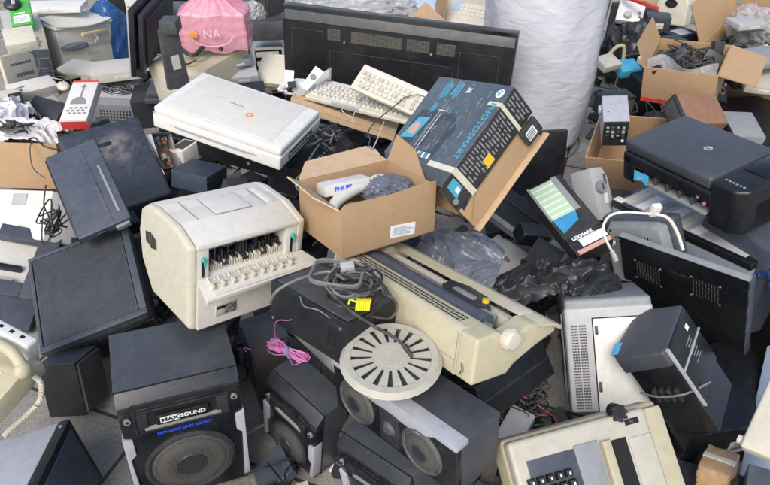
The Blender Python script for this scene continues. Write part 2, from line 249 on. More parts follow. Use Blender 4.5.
# ---------------------------------------------------------------- geometry builder
def rotX(a): return Matrix.Rotation(a,4,'X')
def rotY(a): return Matrix.Rotation(a,4,'Y')
def rotZ(a): return Matrix.Rotation(a,4,'Z')
def T(*v): return Matrix.Translation(Vector(v))
def spline(pts,n=6,closed=False):
    P=[Vector(p) for p in pts]; out=[]; k=len(P)
    rng=range(k if closed else k-1)
    for i in rng:
        g=(lambda j:P[j%k]) if closed else (lambda j:P[max(0,min(k-1,j))])
        p0,p1,p2,p3=g(i-1),g(i),g(i+1),g(i+2)
        for s in range(n):
            t=s/n
            out.append(.5*((2*p1)+(p2-p0)*t+(2*p0-5*p1+4*p2-p3)*t*t+(3*p1-p0-3*p2+p3)*t**3))
    if not closed: out.append(P[-1].copy())
    return out
class G:
    def __init__(s): s.bm=bmesh.new(); s.mats=[]; s.X=Matrix.Identity(4)
    def mi(s,m):
        if m not in s.mats: s.mats.append(m)
        return s.mats.index(m)
    def push(s,bm,m,M=None):
        k=s.mi(m)
        for f in bm.faces: f.material_index=k
        bmesh.ops.transform(bm,matrix=s.X@(M or Matrix.Identity(4)),verts=bm.verts)
        me=bpy.data.meshes.new('t'); bm.to_mesh(me); bm.free(); s.bm.from_mesh(me); bpy.data.meshes.remove(me); return s
    def box(s,a,b,m,bev=.003,M=None,seg=2):
        bm=bmesh.new(); bmesh.ops.create_cube(bm,size=1)
        d=[abs(b[i]-a[i]) for i in range(3)]
        bmesh.ops.transform(bm,matrix=T(*[(a[i]+b[i])/2 for i in range(3)])@Matrix.Diagonal((*d,1)),verts=bm.verts)
        bev=min(bev,min(d)*.45)
        if bev>2e-4: bmesh.ops.bevel(bm,geom=bm.edges[:],offset=bev,segments=seg,profile=.6,affect='EDGES')
        return s.push(bm,m,M)
    def prism(s,poly,a0,a1,m,axis='x',bev=.003,M=None,taper=1.,seg=2):
        """polygon in the plane normal to axis ((y,z) for x, (x,z) for y, (x,y) for z) extruded from a0 to a1"""
        def P(u,v,a): return {'x':(a,u,v),'y':(u,a,v),'z':(u,v,a)}[axis]
        bm=bmesh.new(); n=len(poly); cx=sum(p[0] for p in poly)/n; cy=sum(p[1] for p in poly)/n
        lo=[bm.verts.new(P(*p,a0)) for p in poly]; hi=[bm.verts.new(P(cx+(p[0]-cx)*taper,cy+(p[1]-cy)*taper,a1)) for p in poly]
        bm.faces.new(lo); bm.faces.new(hi[::-1])
        for i in range(n): bm.faces.new((lo[i],hi[i],hi[(i+1)%n],lo[(i+1)%n]))
        bmesh.ops.recalc_face_normals(bm,faces=bm.faces)
        if bev>2e-4: bmesh.ops.bevel(bm,geom=bm.edges[:],offset=bev,segments=seg,profile=.6,affect='EDGES',clamp_overlap=True)
        return s.push(bm,m,M)
    def cyl(s,p0,p1,r0,m,r1=None,n=28,bev=0.,M=None):
        p0=Vector(p0);p1=Vector(p1); d=p1-p0; r1=r0 if r1 is None else r1
        bm=bmesh.new(); bmesh.ops.create_cone(bm,cap_ends=True,segments=n,radius1=r0,radius2=r1,depth=d.length)
        if bev>0: bmesh.ops.bevel(bm,geom=[e for e in bm.edges if any(len(f.verts)>4 for f in e.link_faces)],offset=bev,segments=2,affect='EDGES')
        Q=T(*((p0+p1)/2))@d.to_track_quat('Z','Y').to_matrix().to_4x4()
        return s.push(bm,m,(M or Matrix.Identity(4))@Q)
    def lathe(s,prof,m,M=None,n=36):
        """profile [(r,z)...] turned about local z"""
        bm=bmesh.new(); rings=[]
        for r,z in prof:
            if r<1e-5: rings.append([bm.verts.new((0,0,z))])
            else: rings.append([bm.verts.new((r*math.cos(2*PI*i/n),r*math.sin(2*PI*i/n),z)) for i in range(n)])
        for a,b in zip(rings,rings[1:]):
            for i in range(n):
                j=(i+1)%n
                if len(a)==1 and len(b)==1: continue
                if len(a)==1: bm.faces.new((a[0],b[i],b[j]))
                elif len(b)==1: bm.faces.new((a[i],b[0],a[j]))
                else: bm.faces.new((a[i],b[i],b[j],a[j]))
        bmesh.ops.recalc_face_normals(bm,faces=bm.faces)
        return s.push(bm,m,M)
    def tube(s,pts,r,m,n=7,closed=False,sm=6,M=None):
        P=spline(pts,sm,closed) if sm else [Vector(p) for p in pts]
        bm=bmesh.new(); rings=[]; k=len(P); up=Vector((0,0,1)); prev=None
        for i,p in enumerate(P):
            t=(P[(i+1)%k]-P[i-1]) if closed else (P[min(i+1,k-1)]-P[max(i-1,0)])
            if t.length<1e-9: t=Vector((0,0,1))
            t.normalize()
            u=prev if prev is not None else (up if abs(t.z)<.9 else Vector((1,0,0)))
            u=u-t*u.dot(t)
            if u.length<1e-6: u=t.orthogonal()
            u.normalize(); prev=u; v=t.cross(u)
            rings.append([bm.verts.new(p+(u*math.cos(2*PI*j/n)+v*math.sin(2*PI*j/n))*r) for j in range(n)])
        for i in range(k if closed else k-1):
            a=rings[i];b=rings[(i+1)%k]
            for j in range(n): bm.faces.new((a[j],a[(j+1)%n],b[(j+1)%n],b[j]))
        if not closed: bm.faces.new(rings[0][::-1]); bm.faces.new(rings[-1])
        return s.push(bm,m,M)
    def quad(s,pts,m,th=.0012,M=None):
        """thin solid panel on 3-D corner points"""
        P=[Vector(p) for p in pts]; nrm=(P[1]-P[0]).cross(P[2]-P[1]).normalized()*th/2
        bm=bmesh.new(); a=[bm.verts.new(p+nrm) for p in P]; b=[bm.verts.new(p-nrm) for p in P]; n=len(P)
        bm.faces.new(a); bm.faces.new(b[::-1])
        for i in range(n): bm.faces.new((a[i],b[i],b[(i+1)%n],a[(i+1)%n]))
        bmesh.ops.recalc_face_normals(bm,faces=bm.faces)
        return s.push(bm,m,M)
    def sheet(s,f,nu,nv,m,th=.001,M=None):
        """surface f(u,v) with thickness"""
        bm=bmesh.new(); g=[[bm.verts.new(f(i/nu,j/nv)) for j in range(nv+1)] for i in range(nu+1)]
        for i in range(nu):
            for j in range(nv): bm.faces.new((g[i][j],g[i+1][j],g[i+1][j+1],g[i][j+1]))
        bmesh.ops.recalc_face_normals(bm,faces=bm.faces)
        bmesh.ops.solidify(bm,geom=bm.faces[:],thickness=th)
        return s.push(bm,m,M)
    def blob(s,c,r,m,amp=.12,fr=3.,sub=4,sq=.0,seed=0,flat=None,M=None):
        """crumpled closed skin: creased noise over an ellipsoid, squared by sq"""
        bm=bmesh.new(); bmesh.ops.create_icosphere(bm,subdivisions=sub,radius=1)
        for v in bm.verts:
            p=v.co.normalized(); q=max(abs(p.x),abs(p.y),abs(p.z)); p=p*((1-sq)+sq/q)
            o=Vector((seed*3.1,seed*1.7,seed))
            n1=1-2*abs(noise.noise(p*fr+o)); n2=1-2*abs(noise.noise(p*fr*2.3+o*2)); n3=noise.noise(p*fr*.6+o)
            k=1+amp*(.55*n1+.35*n2+.6*n3)
            v.co=Vector((p.x*r[0]*k,p.y*r[1]*k,p.z*r[2]*k))
            if flat is not None and v.co.z<flat: v.co.z=flat+(v.co.z-flat)*.08
            v.co+=Vector(c)
        return s.push(bm,m,M)
    def text(s,t,size,m,M,ext=.0004,bold=0.,sx=1.,align='CENTER',shear=0.):
        cu=bpy.data.curves.new('t','FONT'); cu.body=t; cu.size=size; cu.extrude=ext; cu.offset=bold; cu.align_x=align; cu.align_y='CENTER'; cu.shear=shear
        cu.resolution_u=3
        ob=bpy.data.objects.new('t',cu); C.objects.link(ob); dg=bpy.context.evaluated_depsgraph_get()
        me=bpy.data.meshes.new_from_object(ob.evaluated_get(dg)); bm=bmesh.new(); bm.from_mesh(me)
        bpy.data.objects.remove(ob); bpy.data.curves.remove(cu); bpy.data.meshes.remove(me)
        return s.push(bm,m,M@Matrix.Diagonal((sx,1,1,1)))
    def done(s,name,parent=None,mtx=None,**props):
        me=bpy.data.meshes.new(name)
        for e in s.bm.edges:
            if len(e.link_faces)==2:
                e.smooth=e.calc_face_angle(0)<math.radians(38)
        for f in s.bm.faces: f.smooth=True
        s.bm.to_mesh(me); s.bm.free()
        for m in s.mats: me.materials.append(MATS[m])
        o=bpy.data.objects.new(name,me); C.objects.link(o)
        if parent is not None: o.parent=parent
        if mtx is not None: o.matrix_local=mtx
        for k,v in props.items(): o[k]=v
        return o
class D: pass
def tag(o,label,cat,group=None,kind=None):
    o['label']=label; o['category']=cat
    if group: o['group']=group
    if kind: o['kind']=kind
    return o
def pmat(p):
    d=POSES[p]; return T(*d['loc'])@Quaternion(d['q']).normalized().to_matrix().to_4x4()
def thing(name,pose,label,cat,group=None):
    """an Empty at the thing's base, set to its real place and tilt; returns it with its size"""
    o=bpy.data.objects.new(name,None); C.objects.link(o); o.empty_display_size=.05
    o.rotation_mode='QUATERNION'
    if isinstance(pose,str): M=pmat(pose); d=POSES[pose]['dim']
    else: M,d=pose
    o.location=M.to_translation(); o.rotation_quaternion=M.to_quaternion()
    tag(o,label,cat,group); return (o,*d)
def rel(root,pose):
    """pose of a part relative to its thing"""
    return (T(*root.location)@root.rotation_quaternion.to_matrix().to_4x4()).inverted()@pmat(pose)
def FRONT(x,y,z): return T(x,y,z)@rotX(PI/2)          # text / disc lying on a face that looks along -y
def slots(g,x0,x1,z0,z1,nx,nz,y,m='slot',fx=.6,fz=.6,th=.0016,face='front'):
    for i in range(nx):
        for k in range(nz):
            cx=x0+(x1-x0)*(i+.5)/nx; cz=z0+(z1-z0)*(k+.5)/nz; hx=(x1-x0)/nx*fx/2; hz=(z1-z0)/nz*fz/2
            if face=='front': g.box((cx-hx,y-th/2,cz-hz),(cx+hx,y+th/2,cz+hz),m,0)
            elif face=='top': g.box((cx-hx,cz-hz,y-th/2),(cx+hx,cz+hz,y+th/2),m,0)
            else: g.box((y-th/2,cx-hx,cz-hz),(y+th/2,cx+hx,cz+hz),m,0)
def frame(g,x0,x1,z0,z1,y0,y1,t,m,bev=.002):
    """rectangular rim on a front face"""
    g.box((x0,y0,z0),(x0+t,y1,z1),m,bev); g.box((x1-t,y0,z0),(x1,y1,z1),m,bev)
    g.box((x0+t,y0,z0),(x1-t,y1,z0+t),m,bev); g.box((x0+t,y0,z1-t),(x1-t,y1,z1),m,bev)

# ---------------------------------------------------------------- the heap: near things
PILE='loudspeakers stacked in the heap'
def woofer(g,x,z,y,r,ring='charcoal',mat='cone_mesh'):
    M=FRONT(x,y,z)
    g.lathe([(r*1.08,-.004),(r*1.08,.003),(r*1.0,.007),(r*.95,.004),(r*.9,.002)],ring,M)
    g.lathe([(r*.93,.002),(r*.8,.007),(r*.45,.011),(0,.013)],mat,M)
def dust_cap(x,z,y,r,par):
    g=G(); g.lathe([(r*.38,.0105),(r*.36,.014),(r*.3,.013),(0,.0165)],'charcoal',FRONT(x,y,z),24); g.done('dust_cap',par)
def tower_speaker(name,pose,label,logo=False,group=PILE,slotside=1):
    t,w,d,h=thing(name,pose,label,'speaker',group)
    fr=-d/2; bd=.035
    g=G(); g.box((-w/2,fr+bd,0),(w/2,d/2,h),'vinyl',.003)
    g.prism([(fr+bd-.001,h-.002),(fr+.008,h-.03),(fr+.008,h-.05),(fr+bd-.001,h-.05)],-w/2+.001,w/2-.001,'charcoal','x',.001)
    g.box((-w/2-.0006,fr+bd-.002,0),(w/2+.0006,fr+bd+.0006,h+.0005),'slot',0); g.done('cabinet',t)
    g=G()
    c=.03
    g.prism([(-w/2+c,h-.028),(w/2-c,h-.028),(w/2,h-.06),(w/2,.004),(-w/2,.004),(-w/2,h-.06)],fr+.006,fr+bd,'gloss_black','y',.004)
    # horn throat: rounded frame with flared sides
    z1=h-.045; z0=z1-min(.075,h*.2); x=w/2-.032
    frame(g,-x,x,z0,z1,fr-.004,fr+.008,.006,'black',.002)
    g.box((-x+.005,fr+.003,z0+.005),(x-.005,fr+.007,z1-.005),'slot',0)
    g.prism([(-x+.006,z0+.006),(-x+.03,z0+.012),(-x+.03,z1-.012),(-x+.006,z1-.006)],fr-.001,fr+.006,'charcoal','y',.001)
    g.prism([(x-.006,z0+.006),(x-.03,z0+.012),(x-.03,z1-.012),(x-.006,z1-.006)],fr-.001,fr+.006,'charcoal','y',.001)
    g.box((-x+.02,fr-.002,z0+.005),(x-.02,fr+.006,z0+.016),'midgrey',.003)
    for sx in(-1,1):
        g.cyl((sx*(w/2-.018),fr+.006,h-.072),(sx*(w/2-.018),fr,h-.072),.008,'midgrey'); g.cyl((sx*(w/2-.018),fr+.002,h-.072),(sx*(w/2-.018),fr-.001,h-.072),.004,'slot')
    g.done('baffle',t)
    if logo:
        g=G(); g.box((-.062,fr-.008,z0+.022),(.062,fr+.002,z1-.02),'black',.004); zc=(z0+.022+z1-.02)/2
        np_=g.done('name_plate',t); g=G(); g.box((-.052,fr-.0092,zc-.009),(-.008,fr-.0078,zc+.009),'ink_white',0)
        g.text('MAX',.017,'ink',FRONT(-.03,fr-.0096,zc),bold=.0006,sx=1.1); g.text('SOUND',.017,'ink_white',FRONT(.024,fr-.0086,zc),bold=.0005)
        g.done('brand_lettering',np_)
        g=G(); g.text('DYNAMIC BASS BOOST',.0125,'ink_blue',FRONT(0,fr+.0052,z0-.022),bold=.0005); g.done('lettering',t)
    r=min(w*.37,(z0-.02)*.47); zc=z0-.034-r if not logo else z0-.05-r
    g=G(); woofer(g,0,zc,fr+.004,r)
    wf=g.done('woofer',t); dust_cap(0,zc,fr+.004,r,wf)
    for sx in(-1,1):
        g=G(); g.prism([(sx*(w/2+.003),z0-.01),(sx*(w/2-.02),z0-.02),(sx*(w/2-.02),z0-.075),(sx*(w/2-.006),z0-.09),(sx*(w/2-.012),.02),(sx*(w/2+.003),.02)],fr-.001,fr+.03,'silver','y',.002)
        g.done('side_trim',t)
    return t,w,d,h
tower_speaker('loudspeaker','maxsound','tall black and grey speaker with white name plate and blue lettering above its woofer',True)
tower_speaker('loudspeaker','wire_speaker','black speaker with bundle of purple wire lying on its top')
tower_speaker('loudspeaker','low_speaker','black speaker half hidden under the twin-cone speaker at the bottom edge')
t,w,d,h=thing('loudspeaker','slim_speaker','narrow plain dark speaker behind the one with purple wire','speaker',PILE)
g=G(); g.box((-w/2,-d/2,0),(w/2,d/2,h),'vinyl',.003); g.box((-w/2+.006,-d/2-.008,.01),(w/2-.006,-d/2+.001,h-.01),'cone_mesh',.003); g.done('cabinet',t)
# twin-cone speaker lying on its long side
t,w,d,h=thing('loudspeaker','twin_speaker','speaker with two round cones lying on its side under a pale slotted disc','speaker',PILE)
g=G(); g.box((-w/2,-d/2+.012,0),(w/2,d/2,h),'vinyl',.003); g.done('cabinet',t)
g=G(); g.box((-w/2,-d/2-.006,.003),(w/2,-d/2+.012,h-.012),'gloss_black',.005)
g.box((-.03,-d/2-.012,.02),(.03,-d/2,h-.03),'charcoal',.005); g.cyl((0,-d/2-.011,h*.45),(0,-d/2-.018,h*.45),.02,'darkgrey',.012,24); g.done('baffle',t)
g=G(); g.prism([(-w/2-.001,h+.002),(w/2+.001,h+.002),(w/2+.001,h-.012),(-w/2-.001,h-.012)],-d/2-.008,-d/2+.03,'silver','y',.003)
g.prism([(-w/2+.05,h-.01),(w/2-.06,h-.01),(w/2-.1,h-.035),(-w/2+.08,h-.035)],-d/2-.01,-d/2-.004,'silver','y',.002); g.done('trim_strip',t)
for x in(-w*.29,w*.25):
    g=G(); woofer(g,x,h*.46,-d/2-.006,h*.37,'darkgrey'); wf=g.done('cone',t); dust_cap(x,h*.46,-d/2-.006,h*.37,wf)
# pale slotted disc
n0=Vector((.0,.03,1)).normalized()
Mx=T(*(0.0128,0.9244,0.6150))@n0.to_track_quat('Z','Y').to_matrix().to_4x4()
t,_,_,_=thing('slotted_disc',(Mx,(.2,.2,.02)),'round cream cover with ring of long slots on the twin-cone speaker','disc')
R=.108
g=G()
bm=bmesh.new()
def slotted(bm,R,n=17):
    """flat ring of plates with real radial gaps"""
    ri,ro=.041,.086; z=.006
    def ring(r0,r1,z0,z1,seg=68):
        vs=[]
        for i in range(seg):
            a=2*PI*i/seg; c,s=math.cos(a),math.sin(a)
            vs.append([bm.verts.new((r0*c,r0*s,z0)),bm.verts.new((r1*c,r1*s,z1)),bm.verts.new((r1*c,r1*s,z1-.003)),bm.verts.new((r0*c,r0*s,z0-.003))])
        for i in range(seg):
            a,b=vs[i],vs[(i+1)%seg]
            for k in range(4): bm.faces.new((a[k],a[(k+1)%4],b[(k+1)%4],b[k]))
    ring(ro,R*.93,z,z); ring(R*.93,R,z,z-.009); ring(.0012,ri,z+.0005,z+.0005)
    for i in range(n):
        a0=2*PI*(i+.36)/n; a1=2*PI*(i+.99)/n
        va=[]
        for a in(a0,(a0+a1)/2,a1):
            c,s=math.cos(a),math.sin(a)
            va.append([bm.verts.new((ri*.99*c,ri*.99*s,z)),bm.verts.new((ro*1.01*c,ro*1.01*s,z)),bm.verts.new((ro*1.01*c,ro*1.01*s,z-.003)),bm.verts.new((ri*.99*c,ri*.99*s,z-.003))])
        for a,b in zip(va,va[1:]):
            for k in range(4): bm.faces.new((a[k],a[(k+1)%4],b[(k+1)%4],b[k]))
        bm.faces.new(va[0]); bm.faces.new(va[-1][::-1])
slotted(bm,R); bmesh.ops.recalc_face_normals(bm,faces=bm.faces); g.push(bm,'beige_grey')
for i in range(14):
    a=2*PI*i/14+.1; g.box((-.004,-.0012,0),(.004,.0012,.001),'putty',0,T(.03*math.cos(a),.03*math.sin(a),.0062)@rotZ(a+PI/2))
g.lathe([(R,-.003),(R+.002,-.006),(R*.97,-.006)],'putty'); g.done('face_plate',t)
g=G(); g.lathe([(.09,-.006),(.088,-.009),(0,-.009)],'darkgrey'); g.done('backing',t)
# laser printer
t,w,d,h=thing('laser_printer','laser_printer','large cream laser printer with its paper flap open over black rollers','printer')
f=-d/2
g=G()
# central hull with an opening in front
side=[(f+.012,.0),(d/2-.06,.0),(d/2-.005,h*.3),(d/2+.005,h*.62),(d/2-.015,h*.88),(d/2-.05,h*.975),(d/2-.09,h),(f+.085,h),(f+.008,h*.9)]
X0=-w/2+.02; X1=w/2-.028
g.prism([(f+.075,.0)]+side[1:7]+[(f+.075,h*.96)],X0,X1,'offwhite','x',.004)         # rear of the hull
g.box((X0,f+.004,h*.86),(X1,f+.08,h*.905),'offwhite',.004)                              # brow over the opening
g.prism([(f+.004,h*.90),(f+.088,h*.998),(f+.15,h*.998),(f+.15,h*.88)],X0+.001,X1-.001,'offwhite','x',.002)
g.box((X0,f+.006,.0),(X1-.0,f+.08,h*.53),'offwhite',.004)                             # lower front
g.done('body',t)
g=G(); g.box((X0+.03,f+.07,h*.5),(X1-.03,f+.0745,h*.87),'slot',0); g.prism([(f+.006,h*.53),(f+.055,h*.53),(f+.055,h*.60),(f+.03,h*.60)],X0+.03,X1-.03,'offwhite','x',.002)
for k in range(30):
    x=X0+.036+k*(X1-X0-.072)/29; g.box((x-.0016,f+.02,h*.55),(x+.0016,f+.05,h*(.635 if k%3 else .66)),'cream',.0006)
random.seed(3)
for k in range(3): g.cyl((X0+.03,f+.04+.008*k,h*(.58+.09*k)),(X1-.03,f+.04+.008*k,h*(.58+.09*k)),.008-.001*k,'gloss_black')
for k in range(22):
    x=X0+.04+k*(X1-X0-.08)/21; g.box((x-.0022,f+random.uniform(.02,.035),h*.5),(x+.0022,f+.06,h*random.uniform(.66,.84)),random.choice(('black','charcoal')),.001)
for k in(2.5,5.8,9): 
    x=X0+.04+k*(X1-X0-.08)/12; g.cyl((x-.009,f+.03,h*.62),(x+.009,f+.03,h*.62),.011,'rubber')
g.cyl((X0+.03,f+.03,h*.80),(X1-.03,f+.03,h*.80),.0028,'steel'); g.tube([(X0+.05,f+.025,h*.84),(X0+.09,f+.02,h*.80),(X0+.14,f+.03,h*.83)],.0015,'rubber',5); g.done('roller_bay',t)
for x0,x1 in((X0,X0+.032),(X1-.032,X1)):
    g=G(); g.box((x0,f+.008,h*.5),(x1,f+.07,h*.87),'offwhite',.002); g.box(((x0+x1)/2-.0035,f+.0065,h*.57),((x0+x1)/2+.0035,f+.0085,h*.74),'slot',0); g.done('bay_cheek',t)
for x in(X0+.016,X1-.016):
    g=G(); g.cyl((x,f+.01,h*.76),(x,f-.003,h*.76),.006,'teal'); g.box((x-.0025,f-.005,h*.70),(x+.0025,f-.001,h*.76),'teal',.001); g.done('lever',t)
for s,xa,xb in((-1,-w/2,X0),(1,X1,w/2)):
    g=G(); pr=[(y*1.02 if y>0 else y-.004,z*1.01+(-.002)) for y,z in side]
    g.prism(pr,xb if s<0 else xa,xa if s<0 else xb,'side_cream' if s<0 else 'offwhite','x',.018 if s<0 else .010,taper=.95,seg=4)  # left cover gets a darker, yellower colour than the right one
    if s<0:
        for k in range(9): 
            a=.5-abs(k-4)*.045; g.box((xa-.0012,d/2-.10+k*.007,h*(.62-a*.17)),(xa+.012,d/2-.0965+k*.007,h*(.62+a*.17)),'slot',0)
    g.done('side_cover',t)
g=G(); g.box((-.055,-.052,h-.002),(.05,.043,h+.0012),'ink_grey',0); g.box((-.053,-.050,h-.001),(.048,.041,h+.0024),'offwhite',.001)
g.box((-.0,.028,h+.002),(.016,.034,h+.0036),'putty',.001); g.done('top_hatch',t)
g=G(); g.box((.09,-.053,h-.002),(.092,.05,h+.001),'ink_grey',0); g.box((-.105,-.053,h-.002),(-.1035,.05,h+.001),'ink_grey',0); g.box((.098,-.05,h-.001),(.118,.04,h+.005),'offwhite',.003); g.done('top_seams',t)
# open flap, hinged under the rollers
g=G(); F=T(0,f+.008,h*.545)@rotX(math.radians(14))
g.prism([(X0-.012,-.07),(X1+.045,-.062),(X1+.02,.0),(X0+.0,.0)],-.004,.004,'offwhite','z',.003,F)
g.prism([(X0-.012,-.074),(X1+.045,-.066),(X1+.045,-.060),(X0-.012,-.068)],-.006,.008,'offwhite','z',.002,F)
g.done('paper_flap',t)
g=G()
for k in range(27):
    x=X0+.022+k*(X1-X0-.044)/26; hh=.003*(k%3==0); g.prism([(-.05,.003),(-.005,.003),(-.005,.009+hh),(-.03,.006+hh)],x-.0013,x+.0013,'offwhite','x',.0004,F)
    if k%3==0: g.box((x-.006,-.045,.004),(x+.002,-.03,.018),'cream',.002,F)
g.box((X0+.02,-.03,.004),(X1-.02,-.022,.012),'putty',.002,F); g.box((X0+.015,-.062,.003),(X1-.015,-.056,.008),'offwhite',.001,F)
for k in range(15):
    x=X0+.04+k*(X1-X0-.08)/14; g.box((x-.0025,f+.018,h*.50),(x+.0025,f+.035,h*.58),'offwhite',.001)
g.done('guide_ribs',t)
g=G(); z=h*.14; g.box((X0+.05,f+.0035,z-.012),(X0+.11,f+.0065,z+.022),'putty',.001); g.box((X0+.053,f+.002,z-.008),(X0+.107,f+.0046,z+.018),'slot',0)
g.box((X0+.054,f+.0012,z-.007),(X0+.076,f+.003,z+.010),'lightgrey',.001)
for k in range(4): g.box((X0+.079,f+.0008,z-.004+k*.006),(X0+.105,f+.003,z-.001+k*.006),'midgrey',.0005)
for k in range(2): g.tube([(X0+.025+.01*k,f+.0045,h*(.31-.035*k)),(X0+.07,f+.0042,h*(.335-.035*k)),(X0+.13,f+.0042,h*(.35-.035*k)),(X0+.19-.05*k,f+.0045,h*(.352-.035*k))],.0016,'darkgrey',5)
g.cyl((X1-.04,f+.0065,h*.2),(X1-.04,f+.004,h*.2),.009,'offwhite',bev=.001); g.done('front_label_panel',t)
# wide-carriage typewriter
t,w,d,h=thing('typewriter','typewriter','wide yellowed typewriter with black roller platen and round side knobs','typewriter')
f=-d/2
g=G()
pr=[(f,0),(f,h*.93),(f+.012,h),(f+.062,h),(f+.068,h*.6),(d/2-.08,h*.45),(d/2-.02,h*.5),(d/2-.01,h*.2),(d/2-.09,.0)]
g.prism(pr,-w/2+.012,w/2-.05,'yellowed','x',.004)
for x0,x1 in((-w/2,-w/2+.03),(w/2-.055,w/2)):
    g.prism([(f,0),(f,h*.95),(f+.06,h*1.0),(f+.075,h*.93),(f+.10,h*.75),(d/2-.07,h*.95),(d/2+.012,h*.80),(d/2+.015,h*.62),(d/2-.05,h*.42),(d/2-.11,.02),(d/2-.13,0)],x0,x1,'yellowed','x',.008,seg=3)
g.done('housing',t)
g=G()
for k in range(60):
    x=-w/2+.03+k*(w-.11)/59
    for j in range(3): g.box((x-.0022,f+.020+.011*j,h-.0005),(x+.0022,f+.026+.011*j,h+.0007),'slot',0)
g.done('vent_holes',t)
g=G(); g.box((-w/2+.013,f-.0007,h*.30),(w/2-.056,f+.0005,h*.312),'ink_grey',0); g.box((w/2-.0565,f-.0008,0),(w/2-.055,f+.001,h*.92),'ink_grey',0); g.box((-w/2+.013,f+.014,h-.0005),(w/2-.055,f+.0148,h+.0006),'putty',0)
for x in(.06,.068,.09): g.tube([(w/2-.05+x*.2,f-.0005,h*.1),(w/2-.045+x*.2,f-.0006,h*.22),(w/2-.049+x*.2,f-.0005,h*.34)],.0006,'ink',4)
g.done('part_lines',t)
g=G(); g.cyl((-w/2+.035,f+.088,h*.86),(w/2-.065,f+.088,h*.86),.021,'slate'); g.cyl((-w/2+.02,f+.088,h*.86),(w/2-.05,f+.088,h*.86),.006,'steel'); g.done('platen',t)
for x0,x1 in((w/2-.004,w/2+.022),(-w/2-.022,-w/2+.004)):
    g=G(); M=T(x0,f+.088,h*.84)@rotY(PI/2); g.lathe([(.010,0),(.021,.002),(.0225,.006),(.0225,.020),(.018,.026),(0,.027)],'cream',M)
    for k in range(20): a=2*PI*k/20; g.box((-.001,-.0012,.006),(.0012,.0012,.02),'cream',.0004,M@T(.0225*math.cos(a),.0225*math.sin(a),0))
    g.done('platen_knob',t)
g=G(); g.box((-w/2+.035,f+.118,h*.5),(w/2-.07,f+.13,h*.93),'steel',.002)
g.box((-w/2+.03,f+.060,h*.80),(w/2-.06,f+.066,h*1.01),'darkgrey',.002)
g.box((-w/2+.035,f+.135,h*.46),(w/2-.06,d/2-.03,h*.5),'slot',0); g.done('paper_guides',t)
g=G(); g.prism([(.02,-.045),(.13,-.045),(.15,-.01),(.1,.03),(.03,.035),(-.02,.02),(-.01,-.02)],0,.026,'charcoal','z',.006,T(w/2-.25,f+.150,h*.72)); g.box((.03,-.02,.026),(.1,-.006,.032),'midgrey',.002,T(w/2-.25,f+.150,h*.72)); g.cyl((.12,0,.026),(.12,0,.034),.008,'ink_yellow',M=T(w/2-.25,f+.150,h*.72)); g.done('ribbon_carriage',t)
g=G(); g.box((-w/2+.03,d/2-.075,h*.5),(w/2-.055,d/2-.066,h*.78),'cream',.002)
for k in range(52):
    x=-w/2+.045+k*(w-.12)/51; g.box((x-.0028,d/2-.066,h*.62),(x+.0028,d/2-.052,h*.80),'putty',.0015); 
g.box((-w/2+.035,d/2-.05,h*.5),(w/2-.06,d/2-.047,h*.72),'slot',0); g.done('key_row',t)
g=G(); g.prism([(d/2-.058,h*.90),(d/2-.02,h*.94),(d/2+.018,h*.80),(d/2+.018,h*.70),(d/2-.02,h*.86)],-w/2+.0,w/2+.012,'yellowed','x',.003); g.box((w/2-.09,d/2-.062,h*.93),(w/2-.045,d/2-.02,h*.955),'cream',.003); g.done('rear_rail',t)
# black case the typewriter sits on
t,w,d,h=thing('equipment_case','black_suitcase','black rectangular case under the right end of the yellowed typewriter','case')
g=G(); g.box((-w/2,-d/2,0),(w/2,d/2,h),'black',.008); g.box((-w/2-.001,-d/2-.001,h*.5),(w/2+.001,d/2+.001,h*.54),'charcoal',.001); g.done('shell',t)
# black box under cables + grey slab
t,w,d,h=thing('power_supply','black_box','dusty black box under the tangle of cables','power supply')
g=G(); g.box((-w/2,-d/2,0),(w/2,d/2,h),'black',.003)
for sx in(-1,1): g.cyl((sx*(w/2-.012),-d/2-.001,.012),(sx*(w/2-.012),-d/2+.001,.012),.004,'steel',n=10)
g.box((-w/2,-d/2-.0006,h*.82),(w/2,-d/2+.0005,h*.835),'slot',0); g.box((-w/2+.01,-d/2+.01,h-.0005),(w/2-.01,d/2-.01,h+.0012),'darkgrey',.001); g.done('case',t)
g=G(); slots(g,w/2-.06,w/2-.01,.02,h-.02,8,1,-d/2,fx=.5); g.cyl((w/2-.02,-d/2-.001,h-.02),(w/2-.02,-d/2+.001,h-.02),.004,'steel'); g.done('vents',t)
t,w,d,h=thing('metal_sheet','grey_slab','upright dark panel with pale grey top edge left of the cable tangle','panel')
g=G(); g.box((-w/2,-d/2,0),(w/2,d/2,h),'darkgrey',.002); g.box((-w/2,-d/2,h-.001),(w/2,d/2,h+.003),'midgrey',.001); g.done('sheet',t)
